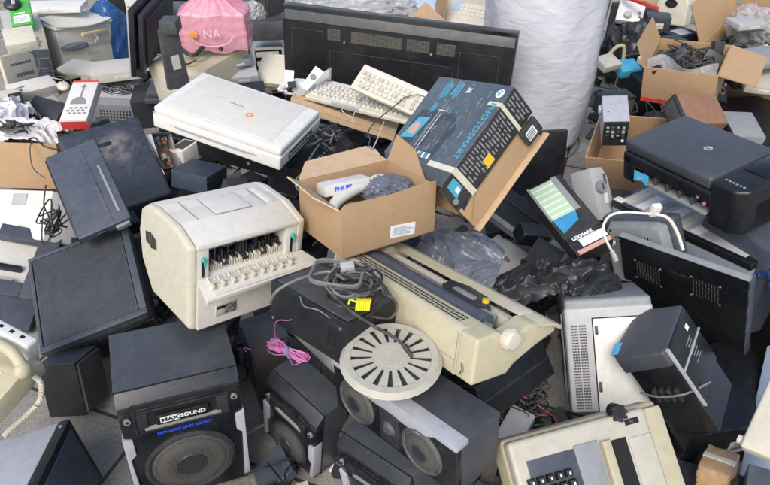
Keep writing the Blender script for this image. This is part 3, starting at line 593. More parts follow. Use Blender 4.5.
# cables on the black box
g=G(); random.seed(11)
cz=.655
loops=[]
for k in range(11):
    c=Vector((-0.0752,1.0917,0.6800)); a0=random.random()*6.28; rx=random.uniform(.045,.085); ry=random.uniform(.03,.055); pts=[]
    for i in range(9):
        a=a0+i*.78; pts.append((c.x+rx*math.cos(a)*random.uniform(.85,1.1)+.01*random.random(),c.y+ry*math.sin(a)*random.uniform(.8,1.15),.655+.004*k+random.uniform(-.004,.006)))
    g.tube(pts,random.choice((.0022,.003,.0032)),random.choice(('rubber','black','rubber','cable_grey')),6)
g.tube([(-0.2578,1.0469,0.6600),(-0.2467,1.0724,0.6700),(-0.2100,1.0839,0.6900),(-0.1670,1.1080,0.6900),(-0.1265,1.1185,0.6900),(-0.0907,1.0907,0.6900)],.0036,'cable_grey',7)
g.tube([(-0.1232,1.0614,0.6800),(-0.0717,1.0027,0.6750),(-0.0280,0.9781,0.6600),(0.0213,0.9494,0.6500),(0.0447,0.9346,0.6350),(0.0570,0.9165,0.6270)],.0038,'rubber',8)
g.cyl((0.0404,0.9386,0.6400),(0.0570,0.9165,0.6270),.006,'rubber',.004)
g.tube([(-0.0906,1.0964,0.7000),(-0.0227,1.0976,0.6900),(0.0068,1.0724,0.6700),(0.0268,1.0372,0.6600),(0.0111,1.0196,0.6400),(-0.0332,1.0158,0.6500)],.003,'rubber',7)
g.tube([(-0.1469,1.1435,0.6900),(-0.1044,1.1424,0.7000),(-0.0528,1.1209,0.7000),(-0.0113,1.0873,0.6900),(0.0022,1.0460,0.6700),(-0.0437,0.9994,0.6600)],.003,'black',7)
g.tube([(-0.1919,1.0645,0.6650),(-0.1806,1.0372,0.6600),(-0.1483,1.0244,0.6600),(-0.1201,0.9994,0.6600)],.0016,'cable_grey',5)
o=g.done('power_cables'); tag(o,'tangle of black and grey power cords piled on the black box','cables')
t0=Vector((-0.1068,1.1034,0.7000))
t,_,_,_=thing('adapter_bracket',(T(*t0)@rotZ(-.2)@rotX(.15),(.13,.08,.02)),'grey rounded rectangular ring of cable wound on top of the cord tangle','cable coil')
g=G()
for k in range(3): g.tube([(-.055,-.03,.004*k-.006),(-.06,0,.004*k-.006),(-.052,.03,.004*k-.006),(0,.036,.004*k-.006),(.05,.03,.004*k-.006),(.056,0,.004*k-.006),(.05,-.03,.004*k-.006),(0,-.036,.004*k-.006)],.0034,'cable_grey',8,True)
g.done('coil',t)
g=G(); g.box((-.016,-.01,-.006),(.016,.01,.008),'lightgrey',.003,T(.02,.012,.012)@rotZ(.4)); g.cyl((.04,.01,.01),(.07,.02,.004),.006,'rubber'); g.done('plug',t)
t0=Vector((-0.0462,1.0247,0.6750))
g=G(); 
for k in range(7): g.tube([(t0.x-.017+.0046*k,t0.y-.013,t0.z-.004),(t0.x-.015+.0046*k,t0.y-.004,t0.z+.011),(t0.x-.013+.0046*k,t0.y+.012,t0.z+.008),(t0.x-.013+.0046*k,t0.y+.017,t0.z-.004)],.0023,'yellow_tie',6)
g.tube([(t0.x-.018,t0.y+.004,t0.z+.006),(t0.x-.03,t0.y+.006,t0.z+.01),(t0.x-.034,t0.y-.002,t0.z+.004)],.002,'yellow_tie',6)
o=g.done('yellow_cord'); tag(o,'small bright yellow cord wound among the black cables','cord')
# purple wire bundle
g=G(); random.seed(5); z0=.297
for k in range(22):
    a=random.uniform(-.06,.06); L=random.uniform(.055,.075); s=random.uniform(.004,.017)
    ca=Vector((-0.2717,1.2206,0.3000)); ax=(Vector((-0.2167,1.1450,0.3000))-Vector((-0.3826,1.2469,0.3000))).normalized(); sd=Vector((-ax.y,ax.x,0))
    off=random.uniform(-.006,.006); q=random.uniform(.0,.02)
    pts=[]
    for u,v in((-1,0),(-.9,.9),(-.5,.75),(0,.12),(.45,.7),(.85,.8),(.95,0),(.8,-.8),(.45,-.7),(0,-.12),(-.5,-.75),(-.9,-.9)):
        p=ca+ax*(u*L*random.uniform(.75,1))+sd*(v*s*random.uniform(.8,1.5)+off); pts.append((p.x,p.y,z0+.004+q*(1-.5*abs(u))+random.uniform(0,.003)))
    g.tube(pts,.0011,'pink_wire',5,True,4)
g.tube([(-0.1053,1.0798,0.6000),(-0.1557,1.0666,0.6000),(-0.2234,1.0736,0.5800),(-0.2626,1.0969,0.5500),(-0.2986,1.2172,0.3600),(-0.2907,1.2098,0.3200)],.0011,'pink_wire',5)
g.tube([(-0.3820,1.2007,0.3300),(-0.3901,1.2155,0.3300),(-0.3695,1.2172,0.3200)],.0011,'pink_wire',5)
for dx in(0,.002): g.tube([(ca.x+dx,ca.y-.012,z0+.0),(ca.x+dx,ca.y-.008,z0+.026),(ca.x+dx,ca.y+.008,z0+.026),(ca.x+dx,ca.y+.012,z0)],.0015,'tie_blue',5)
o=g.done('wire_bundle'); tag(o,'bundle of thin purple wire tied with blue in the middle','wire')
# big floor monitor speaker at left
t,w,d,h=thing('loudspeaker','floor_speaker','big slanted speaker with ribbed grey grille and blue grey frame','speaker',PILE)
g=G(); g.prism([(-w/2,-d/2),(w/2,-d/2),(w/2,d/2),(-w/2,d/2)],h-.05,0,'black','z',.006,taper=.86)
g.box((-w/2,-d/2,h-.052),(w/2,d/2,h-.008),'vinyl',.016,seg=3); g.done('cabinet',t)
g=G(); g.box((-w/2+.014,-d/2+.024,h-.01),(w/2-.026,d/2-.016,h-.0015),'floor_grille',.003)
for k in range(60):
    y=-d/2+.028+k*(d-.05)/59; g.box((-w/2+.018,y-.0006,h-.002),(w/2-.030,y+.0006,h-.0004),'charcoal',0)
g.done('grille',t)
for a,b in(((-w/2,-d/2),(w/2,-d/2+.022)),((-w/2,d/2-.014),(w/2,d/2)),((-w/2,-d/2+.022),(-w/2+.012,d/2-.014)),((w/2-.024,-d/2+.022),(w/2,d/2-.014))):
    g=G(); g.box((a[0],a[1],h-.014),(b[0],b[1],h+.001),'slate',.005); g.done('frame_bar',t)
t,w,d,h=thing('loudspeaker','small_speaker','small black box speaker under the front edge of the big slanted speaker','speaker',PILE)
g=G(); g.box((-w/2,-d/2,0),(w/2-.006,d/2,h),'black',.003); g.box((-w/2,-d/2,h-.001),(w/2-.006,d/2,h+.002),'vinyl',.001); g.done('cabinet',t)
g=G(); g.box((w/2-.007,-d/2+.004,.006),(w/2+.004,d/2-.004,h-.004),'tv_mesh',.003); g.done('grille',t)
# silver monitor bottom-left
t,w,d,h=thing('monitor','silver_monitor','silver grey monitor with dark screen at the bottom left corner','monitor')
g=G(); g.box((-w/2,-d/2,0),(w/2-.03,d/2,h),'silver',.006); g.done('casing',t)
g=G(); g.box((w/2-.03,-d/2-.002,-.002),(w/2,d/2+.002,h+.002),'black',.006); g.cyl((w/2-.015,.1,h+.001),(w/2-.015,.1,h+.004),.005,'midgrey'); g.done('bezel',t)
g=G(); g.box((w/2-.001,-d/2+.02,.02),(w/2+.003,d/2-.02,h-.018),'slate',.002); g.done('screen',t)
# telephone and router
t,w,d,h=thing('telephone',(T(*(-0.9970,1.0828,0.3300))@rotZ(-.35)@rotX(.1),(.16,.2,.06)),'yellowed telephone with coiled cord at the left edge','telephone')
g=G(); g.prism([(-.10,-.01),(.08,-.01),(.085,.03),(.03,.055),(-.1,.05)],-.075,.075,'yellowed','x',.01); 
for i in range(3):
    for j in range(4): g.box((-.035+.022*i,-.06+.02*j,.05),(-.02+.022*i,-.047+.02*j,.056),'cream',.002)
g.done('base',t)
g=G(); g.tube([(-.1,.055,.085),(-.04,.062,.095),(.03,.055,.09),(.082,.03,.07)],.015,'yellowed',12); g.blob((.08,.028,.066),(.02,.022,.022),'yellowed',0,1,3); g.done('handset',t)
g=G(); pts=[]; A=spline([(-0.9070,1.0908,0.3600),(-0.8914,1.0811,0.3400),(-0.8922,1.0535,0.3100),(-0.9151,1.0310,0.2900),(-0.9482,1.0088,0.2700),(-0.9691,0.9797,0.2600)],20)
for i in range(len(A)*3):
    u=i/3; k=min(int(u),len(A)-2); c=A[k].lerp(A[k+1],u-k); dv=(A[k+1]-A[k]).normalized(); a=i*1.15; o1=dv.orthogonal().normalized(); o2=dv.cross(o1); pts.append(c+(o1*math.cos(a)+o2*math.sin(a))*.0062)
g.tube(pts,.0018,'cream',5,sm=0); o=g.done('coiled_cord',t); o.matrix_local=(T(*t.location)@t.rotation_quaternion.to_matrix().to_4x4()).inverted()
t,w,d,h=thing('router','router','small white box with ports leaning behind the yellowed telephone','router')
g=G(); g.box((-w/2,-d/2,0),(w/2,d/2,h),'white',.01,seg=3); 
g.done('case',t)
g=G()
for x in(-.02,.015,.05): g.box((x-.006,-.004,h-.0005),(x+.006,.006,h+.0008),'slot',0)
g.done('ports',t)
# low typewriter with black keys
t,w,d,h=thing('typewriter','low_typewriter','cream desktop typewriter with a block of black keys at the bottom edge','typewriter')
g=G(); g.box((-w/2,-d/2,0),(w/2,d/2,h-.03),'beige_rim',.012,seg=3); g.box((-w/2+.004,-d/2+.004,h-.045),(w/2-.05,d/2-.006,h),'beige_grey',.01,seg=3); g.box((w/2-.052,-d/2+.02,h-.04),(w/2,d/2-.01,h-.012),'beige_rim',.01)
g.done('casing',t)
g=G(); x0=-w/2+.035; y1=d/2-.052; g.box((x0,y1-.25,h-.002),(x0+.115,y1,h+.0015),'slate',.001); g.box((x0+.115,y1-.25,h-.002),(x0+.175,y1+.005,h+.004),'midgrey',.002); g.done('keyboard_deck',t)
g=G()
for i in range(5):
    for j in range(6): 
        if j==0 and i>2: pass
        g.prism([(-.0095,-.0095),(.0095,-.0095),(.0095,.0095),(-.0095,.0095)],0,.014,'black','z',.002,T(x0-.002+.022*i+.004*(j%2),y1-.045-.0225*j,h+.001),taper=.75)
        g.box((-.002,-.003,.0),(.002,.003,.0006),'ink_white',0,T(x0-.002+.022*i+.004*(j%2),y1-.045-.0225*j,h+.0148))
g.done('keys',t)
g=G(); g.box((x0+.2,-d/2+.02,h-.0005),(x0+.245,y1-.005,h+.001),'slot',0); g.box((x0+.178,-d/2+.02,h-.01),(x0+.2,y1-.0,h+.016),'beige_rim',.003,rotY(0)); g.done('carriage_slot',t)
g=G(); g.box((x0+.25,-d/2+.02,h-.003),(w/2-.056,y1-.01,h+.0025),'beige_grey',.002); g.done('paper_cover',t)
g=G(); g.box((.09,d/2-.035,h-.0005),(.125,d/2-.022,h+.0012),'slot',0); g.box((.1,d/2-.031,h),(.11,d/2-.026,h+.004),'darkgrey',.001); g.cyl((.08,d/2+.004,h-.02),(.08,d/2-.004,h+.012),.017,'black',bev=.002)
for k in range(8): a=k*.785; g.cyl((.08+.017*math.cos(a),d/2-.004+.017*math.sin(a),h-.004),(.08+.017*math.cos(a),d/2-.004+.017*math.sin(a),h+.011),.004,'black')
g.done('platen_knob',t)
g=G()
for k in range(24): g.box((w/2-.004,-d/2+.03+k*.013,h-.05),(w/2+.0008,-d/2+.038+k*.013,h-.028),'slot',0)
g.done('side_vents',t)
# big grey printer standing
t,w,d,h=thing('office_printer','big_grey','large light grey printer standing on end with a column of vent slots','printer')
g=G(); g.box((-w/2,-d/2+.02,0),(w/2,d/2,h-.03),'darkgrey',.006); g.box((-w/2+.004,-d/2,0),(w/2-.0,-d/2+.03,h-.022),'lightgrey',.01,seg=3); g.box((-w/2+.006,-d/2+.004,h-.04),(w/2-.002,d/2,h),'midgrey',.012,seg=3); g.done('housing',t)
g=G(); slots(g,-w/2+.018,-w/2+.062,.01,h-.07,2,30,-d/2,fx=.85,fz=.55); 
for k in range(12): g.box((-w/2+.018+.0038*k,-d/2-.0012,.01),(-w/2+.0190+.0038*k,-d/2+.001,h-.07),'lightgrey',0)
g.done('vent_slots',t)
g=G(); g.box((-w/2+.08,-d/2-.004,-.0),(w/2-.01,-d/2+.002,h-.055),'white',.002); g.box((-w/2+.077,-d/2-.0008,0),(-w/2+.08,-d/2+.001,h-.052),'slot',0); g.box((-w/2+.077,-d/2-.0008,h-.055),(w/2-.01,-d/2+.001,h-.052),'slot',0)
g.box((-w/2+.083,-d/2-.006,h-.1),(-w/2+.092,-d/2-.003,h-.075),'darkgrey',.001); g.box((-w/2+.083,-d/2-.006,.06),(-w/2+.092,-d/2-.003,.09),'darkgrey',.001); g.done('door',t)
g=G(); g.box((-w/2-.003,-d/2+.06,0),(-w/2+.001,-d/2+.066,h-.05),'midgrey',0); g.box((-w/2-.002,-d/2+.1,h*.6),(-w/2+.001,-d/2+.13,h*.72),'paper',0); g.box((-w/2-.006,-d/2+.04,.02),(-w/2+.001,-d/2+.05,h*.35),'slate',.002); g.done('side_fittings',t)
# black inkjet printer on its end
t,w,d,h=thing('inkjet_printer','ink_printer','dark inkjet printer tipped on its end with glossy black control strip','printer')
c=.03
g=G(); g.prism([(-w/2,-d/2+.02),(-w/2+.025,-d/2-.012),(w/2-.006,-d/2),(w/2,-d/2+.01),(w/2,d/2-.005),(-w/2+.06,d/2),(-w/2+.02,d/2-.03)],h-.05,h,'vinyl','z',.006,seg=3)
g.prism([(-w/2+.012,-d/2+.02),(-w/2+.03,-d/2+.0),(w/2-.002,-d/2+.008),(w/2-.002,d/2-.01),(-w/2+.065,d/2-.006),(-w/2+.03,d/2-.03)],0,h-.048,'gloss_black','z',.006)
g.done('housing',t)
g=G(); g.box((w/2-.004,-d/2+.012,h-.19),(w/2+.006,d/2-.012,h-.006),'gloss_black',.004); frame(g,0,.0,0,0,0,0,0,'slot') if 0 else None
g.box((w/2+.004,-d/2+.006,h-.085),(w/2+.009,d/2-.008,h-.080),'silver',.001); g.box((w/2+.0,-d/2+.008,h-.2),(w/2+.009,-d/2+.014,h+.001),'silver',.001)
g.box((w/2+.0055,d/2-.06,h-.045),(w/2+.0072,d/2-.045,h-.03),'ink_white',0)
for k in range(7): g.box((w/2+.0055,d/2-.10+.006*(k%3),h-.06-.01*k),(w/2+.0068,d/2-.06-.005*(k%2),h-.0575-.01*k),'midgrey',0)
g.done('control_panel',t)
g=G(); g.box((-w/2-.0006,-d/2+.02,h-.05),(-w/2+.002,-d/2+.05,h-.005),'cyan',0,None); g.box((-w/2+.0,-d/2+.012,h-.006),(-w/2+.02,-d/2+.055,h+.001),'cyan',.0005); g.done('tape',t)
g=G(); g.tube([(-.05,-d/2-.012,h-.12),(0,-d/2-.02,h-.13),(.06,-d/2-.005,h-.14),(w/2+.02,-.03,h-.17)],.003,'cable_grey'); 
for k in range(4): g.box((-.02+.02*k,-d/2-.012,h-.16),(-.01+.02*k,-d/2+.004,h-.12),'charcoal',.002)
g.done('hinge_fittings',t)

# ---------------------------------------------------------------- the heap: middle
t,w,d,h=thing('scanner','scanner','white flatbed scanner with small orange mark resting on a black deck','scanner')
g=G(); g.box((-w/2,-d/2,0),(w/2,d/2,h*.63),'white',.006,seg=3); g.done('base',t)
g=G(); g.box((-w/2+.002,-d/2+.004,h*.60),(w/2-.002,d/2-.002,h),'white',.011,seg=3); g.box((-w/2+.035,-d/2+.03,h-.002),(w/2-.05,d/2-.02,h+.0012),'offwhite',.001); g.done('lid',t)
g=G(); g.prism([(-w/2+.06,h*.4),(-w/2+.1,h*.28),(w/2-.12,h*.28),(w/2-.07,h*.4)],-d/2-.0015,-d/2+.002,'lightgrey','y',.0008); g.done('finger_groove',t)
g=G()
for k in range(9): g.box((-.05+.0065*k,.012,h+.001),(-.0455+.0065*k,.012+.005+.002*(k%2),h+.0018),'ink_grey',0)
g.done('small_print',t)
g=G(); g.cyl((.05,-.02,h+.001),(.05,-.02,h+.0022),.013,'ink_orange',n=20); g.cyl((.05,-.02,h+.002),(.05,-.02,h+.0028),.006,'offwhite',n=20); g.done('round_mark',t)
g=G(); g.box((w/2-.001,-.09,.012),(w/2+.0012,.08,h*.5),'darkgrey',.001)
for k in range(9): g.box((w/2+.001,-.08+.017*k,.018),(w/2+.0022,-.07+.017*k,.028),'lightgrey',.0004)
g.done('port_strip',t)
t,w,d,h=thing('video_deck','video_deck','flat black deck with sockets under the white scanner','video player')
g=G(); g.box((-w/2,-d/2,0),(w/2,d/2,h),'black',.004); g.cyl((0,-d/2-.002,h*.5),(0,-d/2+.001,h*.5),.006,'midgrey'); g.done('case',t)
g=G(); g.box((w/2-.001,-.1,.01),(w/2+.0014,.12,h-.01),'charcoal',.001); g.box((w/2+.001,-.06,.016),(w/2+.0024,-.015,h-.02),'ink_white',0)
for k in range(5): g.cyl((w/2,.0+.02*k,h*.5),(w/2+.008,.0+.02*k,h*.5),.005,'steel')
g.done('socket_panel',t)
# printer with dusty lid and its paper tray
t,w,d,h=thing('inkjet_printer','tray_printer','dark blue printer with patch of pale dust on its glossy lid','printer')
g=G(); g.box((-w/2,-d/2,0),(w/2,d/2,h*.8),'charcoal',.012,seg=3); g.done('base',t)
g=G(); g.box((-w/2,-d/2,h*.78),(w/2,d/2,h),'dusty_lid',.016,seg=3); g.prism([(.02,-.1),(.06,-.04),(.12,.09),(.04,-.02)],h,h+.002,'navy','z',.001); g.done('lid',t)
g=G(); g.box((w/2-.001,-d/2+.01,h*.5),(w/2+.004,d/2-.06,h*.56),'lightgrey',.001); g.box((w/2-.002,-.1,h-.02),(w/2+.003,-.07,h-.01),'ink_white',.001); g.done('side_trim',t)
g=G(); g.box((-.12,d/2-.1,h),(0.02,d/2-.085,h+.004),'black',.001); g.done('lid_slot',t)
t,w,d,h=thing('paper_tray','paper_tray','flat dark blue grey printer tray leaning on the dusty-lidded printer','paper tray')
g=G(); g.box((-w/2,-d/2,0),(w/2,d/2,h),'bluegrey',.005,seg=3); g.box((w/2-.06,-d/2+.02,h-.001),(w/2-.054,d/2-.03,h+.003),'slate',.001); g.box((w/2-.03,-d/2+.04,h-.001),(w/2-.022,d/2-.12,h+.003),'midgrey',.001); g.done('panel',t)
g=G(); g.box((-w/2-.006,-d/2+.01,-.012),(-w/2+.004,d/2-.01,h-.004),'charcoal',.003); g.box((-.03,-d/2-.008,.002),(.0,-d/2+.002,h-.008),'black',.002); g.box((.03,-d/2-.01,.0),(w/2-.01,-d/2+.002,h-.012),'midgrey',.003); g.done('edge_rail',t)
# cords left of the tray
g=G(); random.seed(9)
for k in range(7):
    c=Vector((-1.0774,1.6827,0.4200)); pts=[(c.x+random.uniform(-.03,.03),c.y+random.uniform(-.07,.07),c.z+random.uniform(-.03,.05)) for i in range(7)]
    g.tube(pts,.0026,'rubber',6)
g.tube([(-1.1180,1.7799,0.5000),(-1.1134,1.7220,0.4600),(-1.0772,1.6662,0.4400),(-1.0809,1.6287,0.4200)],.0026,'rubber',6)
o=g.done('cord_knot'); tag(o,'knot of black cords hanging beside the dark grey printer tray','cords')
# black TV
t,w,d,h=thing('television','tv','wide black flat television standing with its back turned and punched vents','television')
g=G(); g.box((-w/2,-.015,0),(w/2,d/2,h),'gloss_black',.004)
g.prism([(-.03,.0),(-.03,h-.055),(-.012,h-.012),(-.012,h-.002),(.02,h-.002),(.02,0)],-w/2+.006,w/2-.006,'black','x',.003)
g.prism([(-.031,h-.055),(-.0125,h-.013),(-.011,h-.013),(-.028,h-.055)],-w/2+.012,w/2-.012,'darkgrey','x',.0005)
g.box((-.02,-.042,.12),(.05,-.03,.16),'gloss_black',.002); g.done('casing',t)
g=G()
for a,b in((-.30,-.24),(-.19,.04),(.06,.16),(.19,.27)): g.box((a,-.0318,h-.125),(b,-.029,h-.075),'tv_mesh',0)
for x in(-.22,.17): g.cyl((x,-.03,h-.125),(x,-.036,h-.125),.009,'black'); g.cyl((x,-.036,h-.125),(x,-.038,h-.125),.005,'steel')
g.done('vent_panel',t)
g=G()
for a,b,z0,z1 in((-.47,-.32,h-.30,h-.09),(.29,.46,h-.33,h-.10),(-.29,.27,h-.40,h-.17)):
    frame(g,a,b,z0,z1,-.0325,-.029,.003,'charcoal',.0008)
g.done('pressed_panels',t)
# keyboards
def keyboard(pose,label):
    t,w,d,h=thing('keyboard',pose,label,'keyboard','cream keyboards')
    g=G(); g.prism([(-d/2,0),(d/2,0),(d/2,h),(-d/2,h*.6)],-w/2,w/2,'cream','x',.005,seg=3); g.box((-w/2+.012,d/2-.03,h-.004),(w/2-.012,d/2-.006,h+.001),'offwhite',.002); g.done('shell',t)
    g=G(); random.seed(2); nx=int(w/.0205)
    for j in range(5):
        y=d/2-.042-.0195*j
        if y<-d/2+.012: break
        zz=h*.6+(y+d/2)/d*h*.4
        for i in range(nx):
            if i==nx-4: continue
            x=-w/2+.02+i*(w-.04)/nx+.004*(j%2)
            g.prism([(-.0082,-.008),(.0082,-.008),(.0082,.008),(-.0082,.008)],0,.009,'offwhite' if random.random()<.8 else 'putty','z',0,T(x,y,zz-.002),taper=.72)
    g.done('keys',t)
    return t,w,d,h
t,w,d,h=keyboard('keyboard_a','dusty cream keyboard lying on flattened cardboard in front of the black television')
g=G(); g.box((-.1,-d/2-.001,.006),(.02,-d/2+.012,h*.62),'lightgrey',.002); g.done('wrist_label',t)
keyboard('keyboard_b','cream keyboard propped against the black television above the other keyboard')
g=G()
g.tube([(0.0737,2.1897,0.6200),(0.0250,2.0996,0.6200),(-0.0344,1.9924,0.6200),(-0.0563,1.8951,0.6300),(-0.0484,1.8295,0.6400),(-0.0589,1.7355,0.6500)],.0022,'rubber',6)
g.tube([(0.0737,2.1897,0.6200),(0.1298,2.2067,0.6200),(0.1737,2.1814,0.6000),(0.1427,2.1444,0.5900)],.0022,'cable_grey',6)
g.tube([(-0.0865,2.2500,0.6200),(-0.1304,2.2066,0.6000),(-0.1574,2.1444,0.5900),(-0.1193,2.1007,0.5800)],.0016,'cream',6)
g.tube([(-0.0495,2.2856,0.6200),(-0.0708,2.2066,0.6000),(-0.1092,2.1284,0.5900),(-0.1181,2.0698,0.5800)],.0016,'cream',6)
g.tube([(-0.0035,2.0311,0.6000),(-0.0260,1.8477,0.6300),(-0.0405,1.7478,0.6500)],.0022,'cream',6)
o=g.done('thin_leads'); tag(o,'thin black and cream leads trailing over the two keyboards','cables')
t,w,d,h=thing('cardboard_sheet','flat_carton','long flattened brown carton under the front keyboard','cardboard')
g=G(); g.box((-w/2,-d/2,0),(w/2,d/2,h),'card_pale',.002); g.box((-w/2-.0008,-d/2-.0008,h*.45),(w/2,-d/2+.002,h*.5),'card',0); g.done('carton',t)
t,w,d,h=thing('note_frame','note_frame','small tilted dark tray of papers in front of the black television','tray')
g=G(); frame(g,-w/2,w/2,-d/2,d/2,0,.012,.004,'darkgrey',.001) if 0 else g.box((-w/2,-d/2,0),(w/2,d/2,.006),'midgrey',.001); g.box((-w/2+.008,-d/2+.008,.005),(w/2-.008,d/2-.008,.008),'putty',0); g.done('frame',t)
p0=Vector((-0.3311,2.3592,0.6200))
t,_,_,_=thing('paper_cards',(T(*p0)@rotZ(.2)@rotX(1.2),(.1,.1,.01)),'two white cards standing behind the small dark tray','cards')
g=G(); g.quad([(-.06,-.03,0),(-.03,-.035,0),(-.02,.03,.004),(-.055,.035,0)],'paper',.001); g.quad([(.0,-.03,.004),(.02,-.05,.008),(.095,.015,.006),(.065,.04,0)],'paper',.001); g.box((-.05,-.035,.001),(-.02,-.01,.003),'ink',0); g.cyl((.05,.0,.008),(.05,.0,.010),.012,'ink_grey',n=20); g.done('cards',t)
p0=Vector((-0.3523,2.3998,0.5600)); g=G(); g.blob(p0,(.06,.03,.03),'film_white',.3,3,4,0,4); g.blob(p0+Vector((-.02,0,0)),(.03,.03,.03),'black',.4,3,3,0,5); o=g.done('crumpled_wrap'); tag(o,'crumpled white and black wrapper at the left end of the keyboard','wrapper')
# open carton with a handset in it
t,w,d,h=thing('open_carton','open_carton','open brown carton holding a white handset and grey bubble wrap','carton')
k=.004
g=G(); g.box((-w/2,-d/2,0),(w/2,d/2,k),'card',.001); g.box((-w/2,d/2-k,0),(w/2,d/2,h*.95),'card',.001); g.box((-w/2,-d/2+k,k),(-w/2+k,d/2-k,h*.9),'card',.001); g.box((w/2-k,-d/2+k,k),(w/2,d/2-k,h*.95),'card',.001); g.done('walls',t)
g=G(); g.prism([(-w/2,0),(w/2,0),(w/2+.002,h+.002),(w/2-.03,h+.005),(.0,h-.002),(-w/2+.01,h+.002),(-w/2-.002,h-.01)],-d/2,-d/2+k,'card','y',.001); g.done('front_wall',t)
g=G(); g.quad([(-w/2,d/2,h*.95),(w/2,d/2,h*.95),(w/2-.03,d/2+.07,h*1.15),(-w/2+.06,d/2+.07,h*1.1)],'card_pale',k); g.quad([(-w/2,-d/2+.01,h*.9),(-w/2,d/2-.01,h*.95),(-w/2-.05,d/2-.04,h*1.2),(-w/2-.045,-d/2+.06,h*1.1)],'card_pale',k)
g.quad([(w/2,-d/2+.05,h*.95),(w/2,d/2,h*.95),(w/2+.02,d/2-.02,h*1.5),(w/2+.02,-d/2+.12,h*1.35)],'card',k); g.done('flaps',t)
g=G(); g.box((-.045+.04,-d/2-.001,.02),(.035+.04,-d/2+.001,.055),'paper',0,rotY(.1)); 
for q in range(6): g.box((-.035+.04,-d/2-.0014,.026+.004*q),(.03-.01*(q%3)+.04,-d/2,.0275+.004*q),'ink_grey',0,rotY(.1))
g.done('shipping_label',t)
o0=pmat('open_carton')
t2,_,_,_=thing('handset_box',(o0@T(-.03,.035,h*.78)@rotZ(-.08)@rotX(-.15),(.14,.05,.03)),'small printed card box lying across the open carton','box')
g=G(); g.box((-.085,-.022,0),(.05,.03,.03),'card_white',.001); g.text('PHILIPS',.016,'ink_blue',FRONT(-.03,-.0228,.015),bold=.0004); g.done('carton',t2)
t2,_,_,_=thing('telephone_handset',(o0@T(.0,.0,h*.7),(.2,.05,.03)),'white curved handset poking out of the open carton','handset')
g=G(); g.tube([(-.12,-.06,-.09),(-.12,-.03,-.03),(-.10,.0,.0),(-.03,.02,.015),(.055,.035,.02)],.016,'offwhite',12); g.blob((.06,.035,.018),(.03,.022,.018),'offwhite',0,1,3); g.done('body',t2)
g=G(); g.blob((.065,.0,h*.72),(.065,.06,.03),'film_grey',.25,4,5,.1,3); g.blob((-.06,-.06,h*.55),(.05,.04,.03),'film_grey',.25,4,4,.1,8); g.done('bubble_wrap',None); o=bpy.data.objects['bubble_wrap']; o.matrix_world=o0; tag(o,'grey bubble wrap bunched in the open brown carton','bubble wrap')
t,w,d,h=thing('white_adapter','white_bar','slim white adapter bar behind the open carton','adapter')
g=G(); g.box((-w/2,-d/2,0),(w/2,d/2,h),'offwhite',.006); g.done('case',t)
g=G(); g.box((w/2-.05,-.014,h),(w/2-.02,.012,h+.02),'midgrey',.003); g.tube([(w/2-.03,0,h+.01),(w/2-.08,.02,h+.012),(w/2-.14,.01,h+.01)],.002,'steel'); g.done('clip',t)
t,w,d,h=thing('foam_block','white_carton','small white open-topped box just left of the adapter bar','box')
g=G(); frame(g,-w/2,w/2,0,h,-d/2,d/2,.008,'white',.001); g.box((-w/2+.008,d/2-.006,.008),(w/2-.008,d/2-.002,h-.008),'lightgrey',0); g.box((-w/2,-d/2,h-.001),(w/2,d/2,h+.002),'white',.001); g.done('body',t)
g=G(); random.seed(21)
for k in range(9):
    pts=[]
    for i in range(6):
        v=Vector((-0.2192,1.9745,0.5600)); pts.append((v.x+random.uniform(-.07,.07),v.y+random.uniform(-.06,.06),v.z+random.uniform(-.02,.05)))
    g.tube(pts,random.choice((.0022,.003)),random.choice(('rubber','cable_grey','black')),6)
g.tube([(-0.2192,1.9745,0.5600),(-0.2405,1.7841,0.6000),(-0.2544,1.6992,0.6000),(-0.2710,1.6531,0.6000),(-0.2640,1.6283,0.5800),(-0.2357,1.6505,0.5800),(-0.2428,1.6759,0.6000)],.003,'cable_grey',6)
o=g.done('loose_cords'); tag(o,'loose dark cords between the white scanner and the open carton','cords')
# printed photo-printer carton
t,w,d,h=thing('printer_carton','photo_box','glossy grey and black printer carton with blue lettering and yellow sticker','carton')
g=G(); g.box((-w/2,-d/2,0),(w/2,d/2,h-.001),'print_black',.0015); g.box((-w/2,-d/2,h-.001),(w/2,d/2,h+.0005),'print_grey',.0004); g.done('carton',t)
z=h+.0008; g=G(); Mt=lambda x,y,a=0:T(x,y,z)@rotZ(a)
g.cyl((w/2-.032,d/2-.028,z-.0005),(w/2-.032,d/2-.028,z+.0003),.014,'ink_white',n=28); g.text('hp',.02,'ink_cyan',Mt(w/2-.032,d/2-.026,-PI/2)@T(0,0,.0004),bold=.0006,shear=.2)
g.text('PHOTOSMART',.029,'ink_cyan',Mt(w/2-.028,-.01,-PI/2),sx=.98,bold=.0003)
g.done('lettering',t)
g=G()
for j,(x,y,n,s) in enumerate(((-.10,.10,5,.07),(-.055,.105,5,.06),(-.095,.035,3,.045),(.0,.11,3,.02))):
    for k in range(n): 
        L_=s*(.65+.35*((k*7+j)%4)/3); g.box((x+.0065*k-.0014,y-L_/2,z-.0004),(x+.0065*k+.0014,y+L_/2,z+.0003),'ink_cyan' if j!=3 else 'ink_white',0)
g.prism([(-.05,-.125),(.05,-.12),(.062,-.02),(.02,.03),(-.045,.02)],z-.0006,z+.0001,'print_mid','z',0); g.prism([(-.15,-.10),(-.07,-.09),(-.055,.03),(-.13,.02)],z-.0005,z+.0002,'print_mid','z',0); g.prism([(-.145,-.085),(-.085,-.075),(-.07,.0),(-.12,-.005)],z-.0004,z+.0003,'ink_cyan','z',0)
g.blob((-.108,-.045,z),(.018,.022,.0006),'ink_skin',.3,3,3)
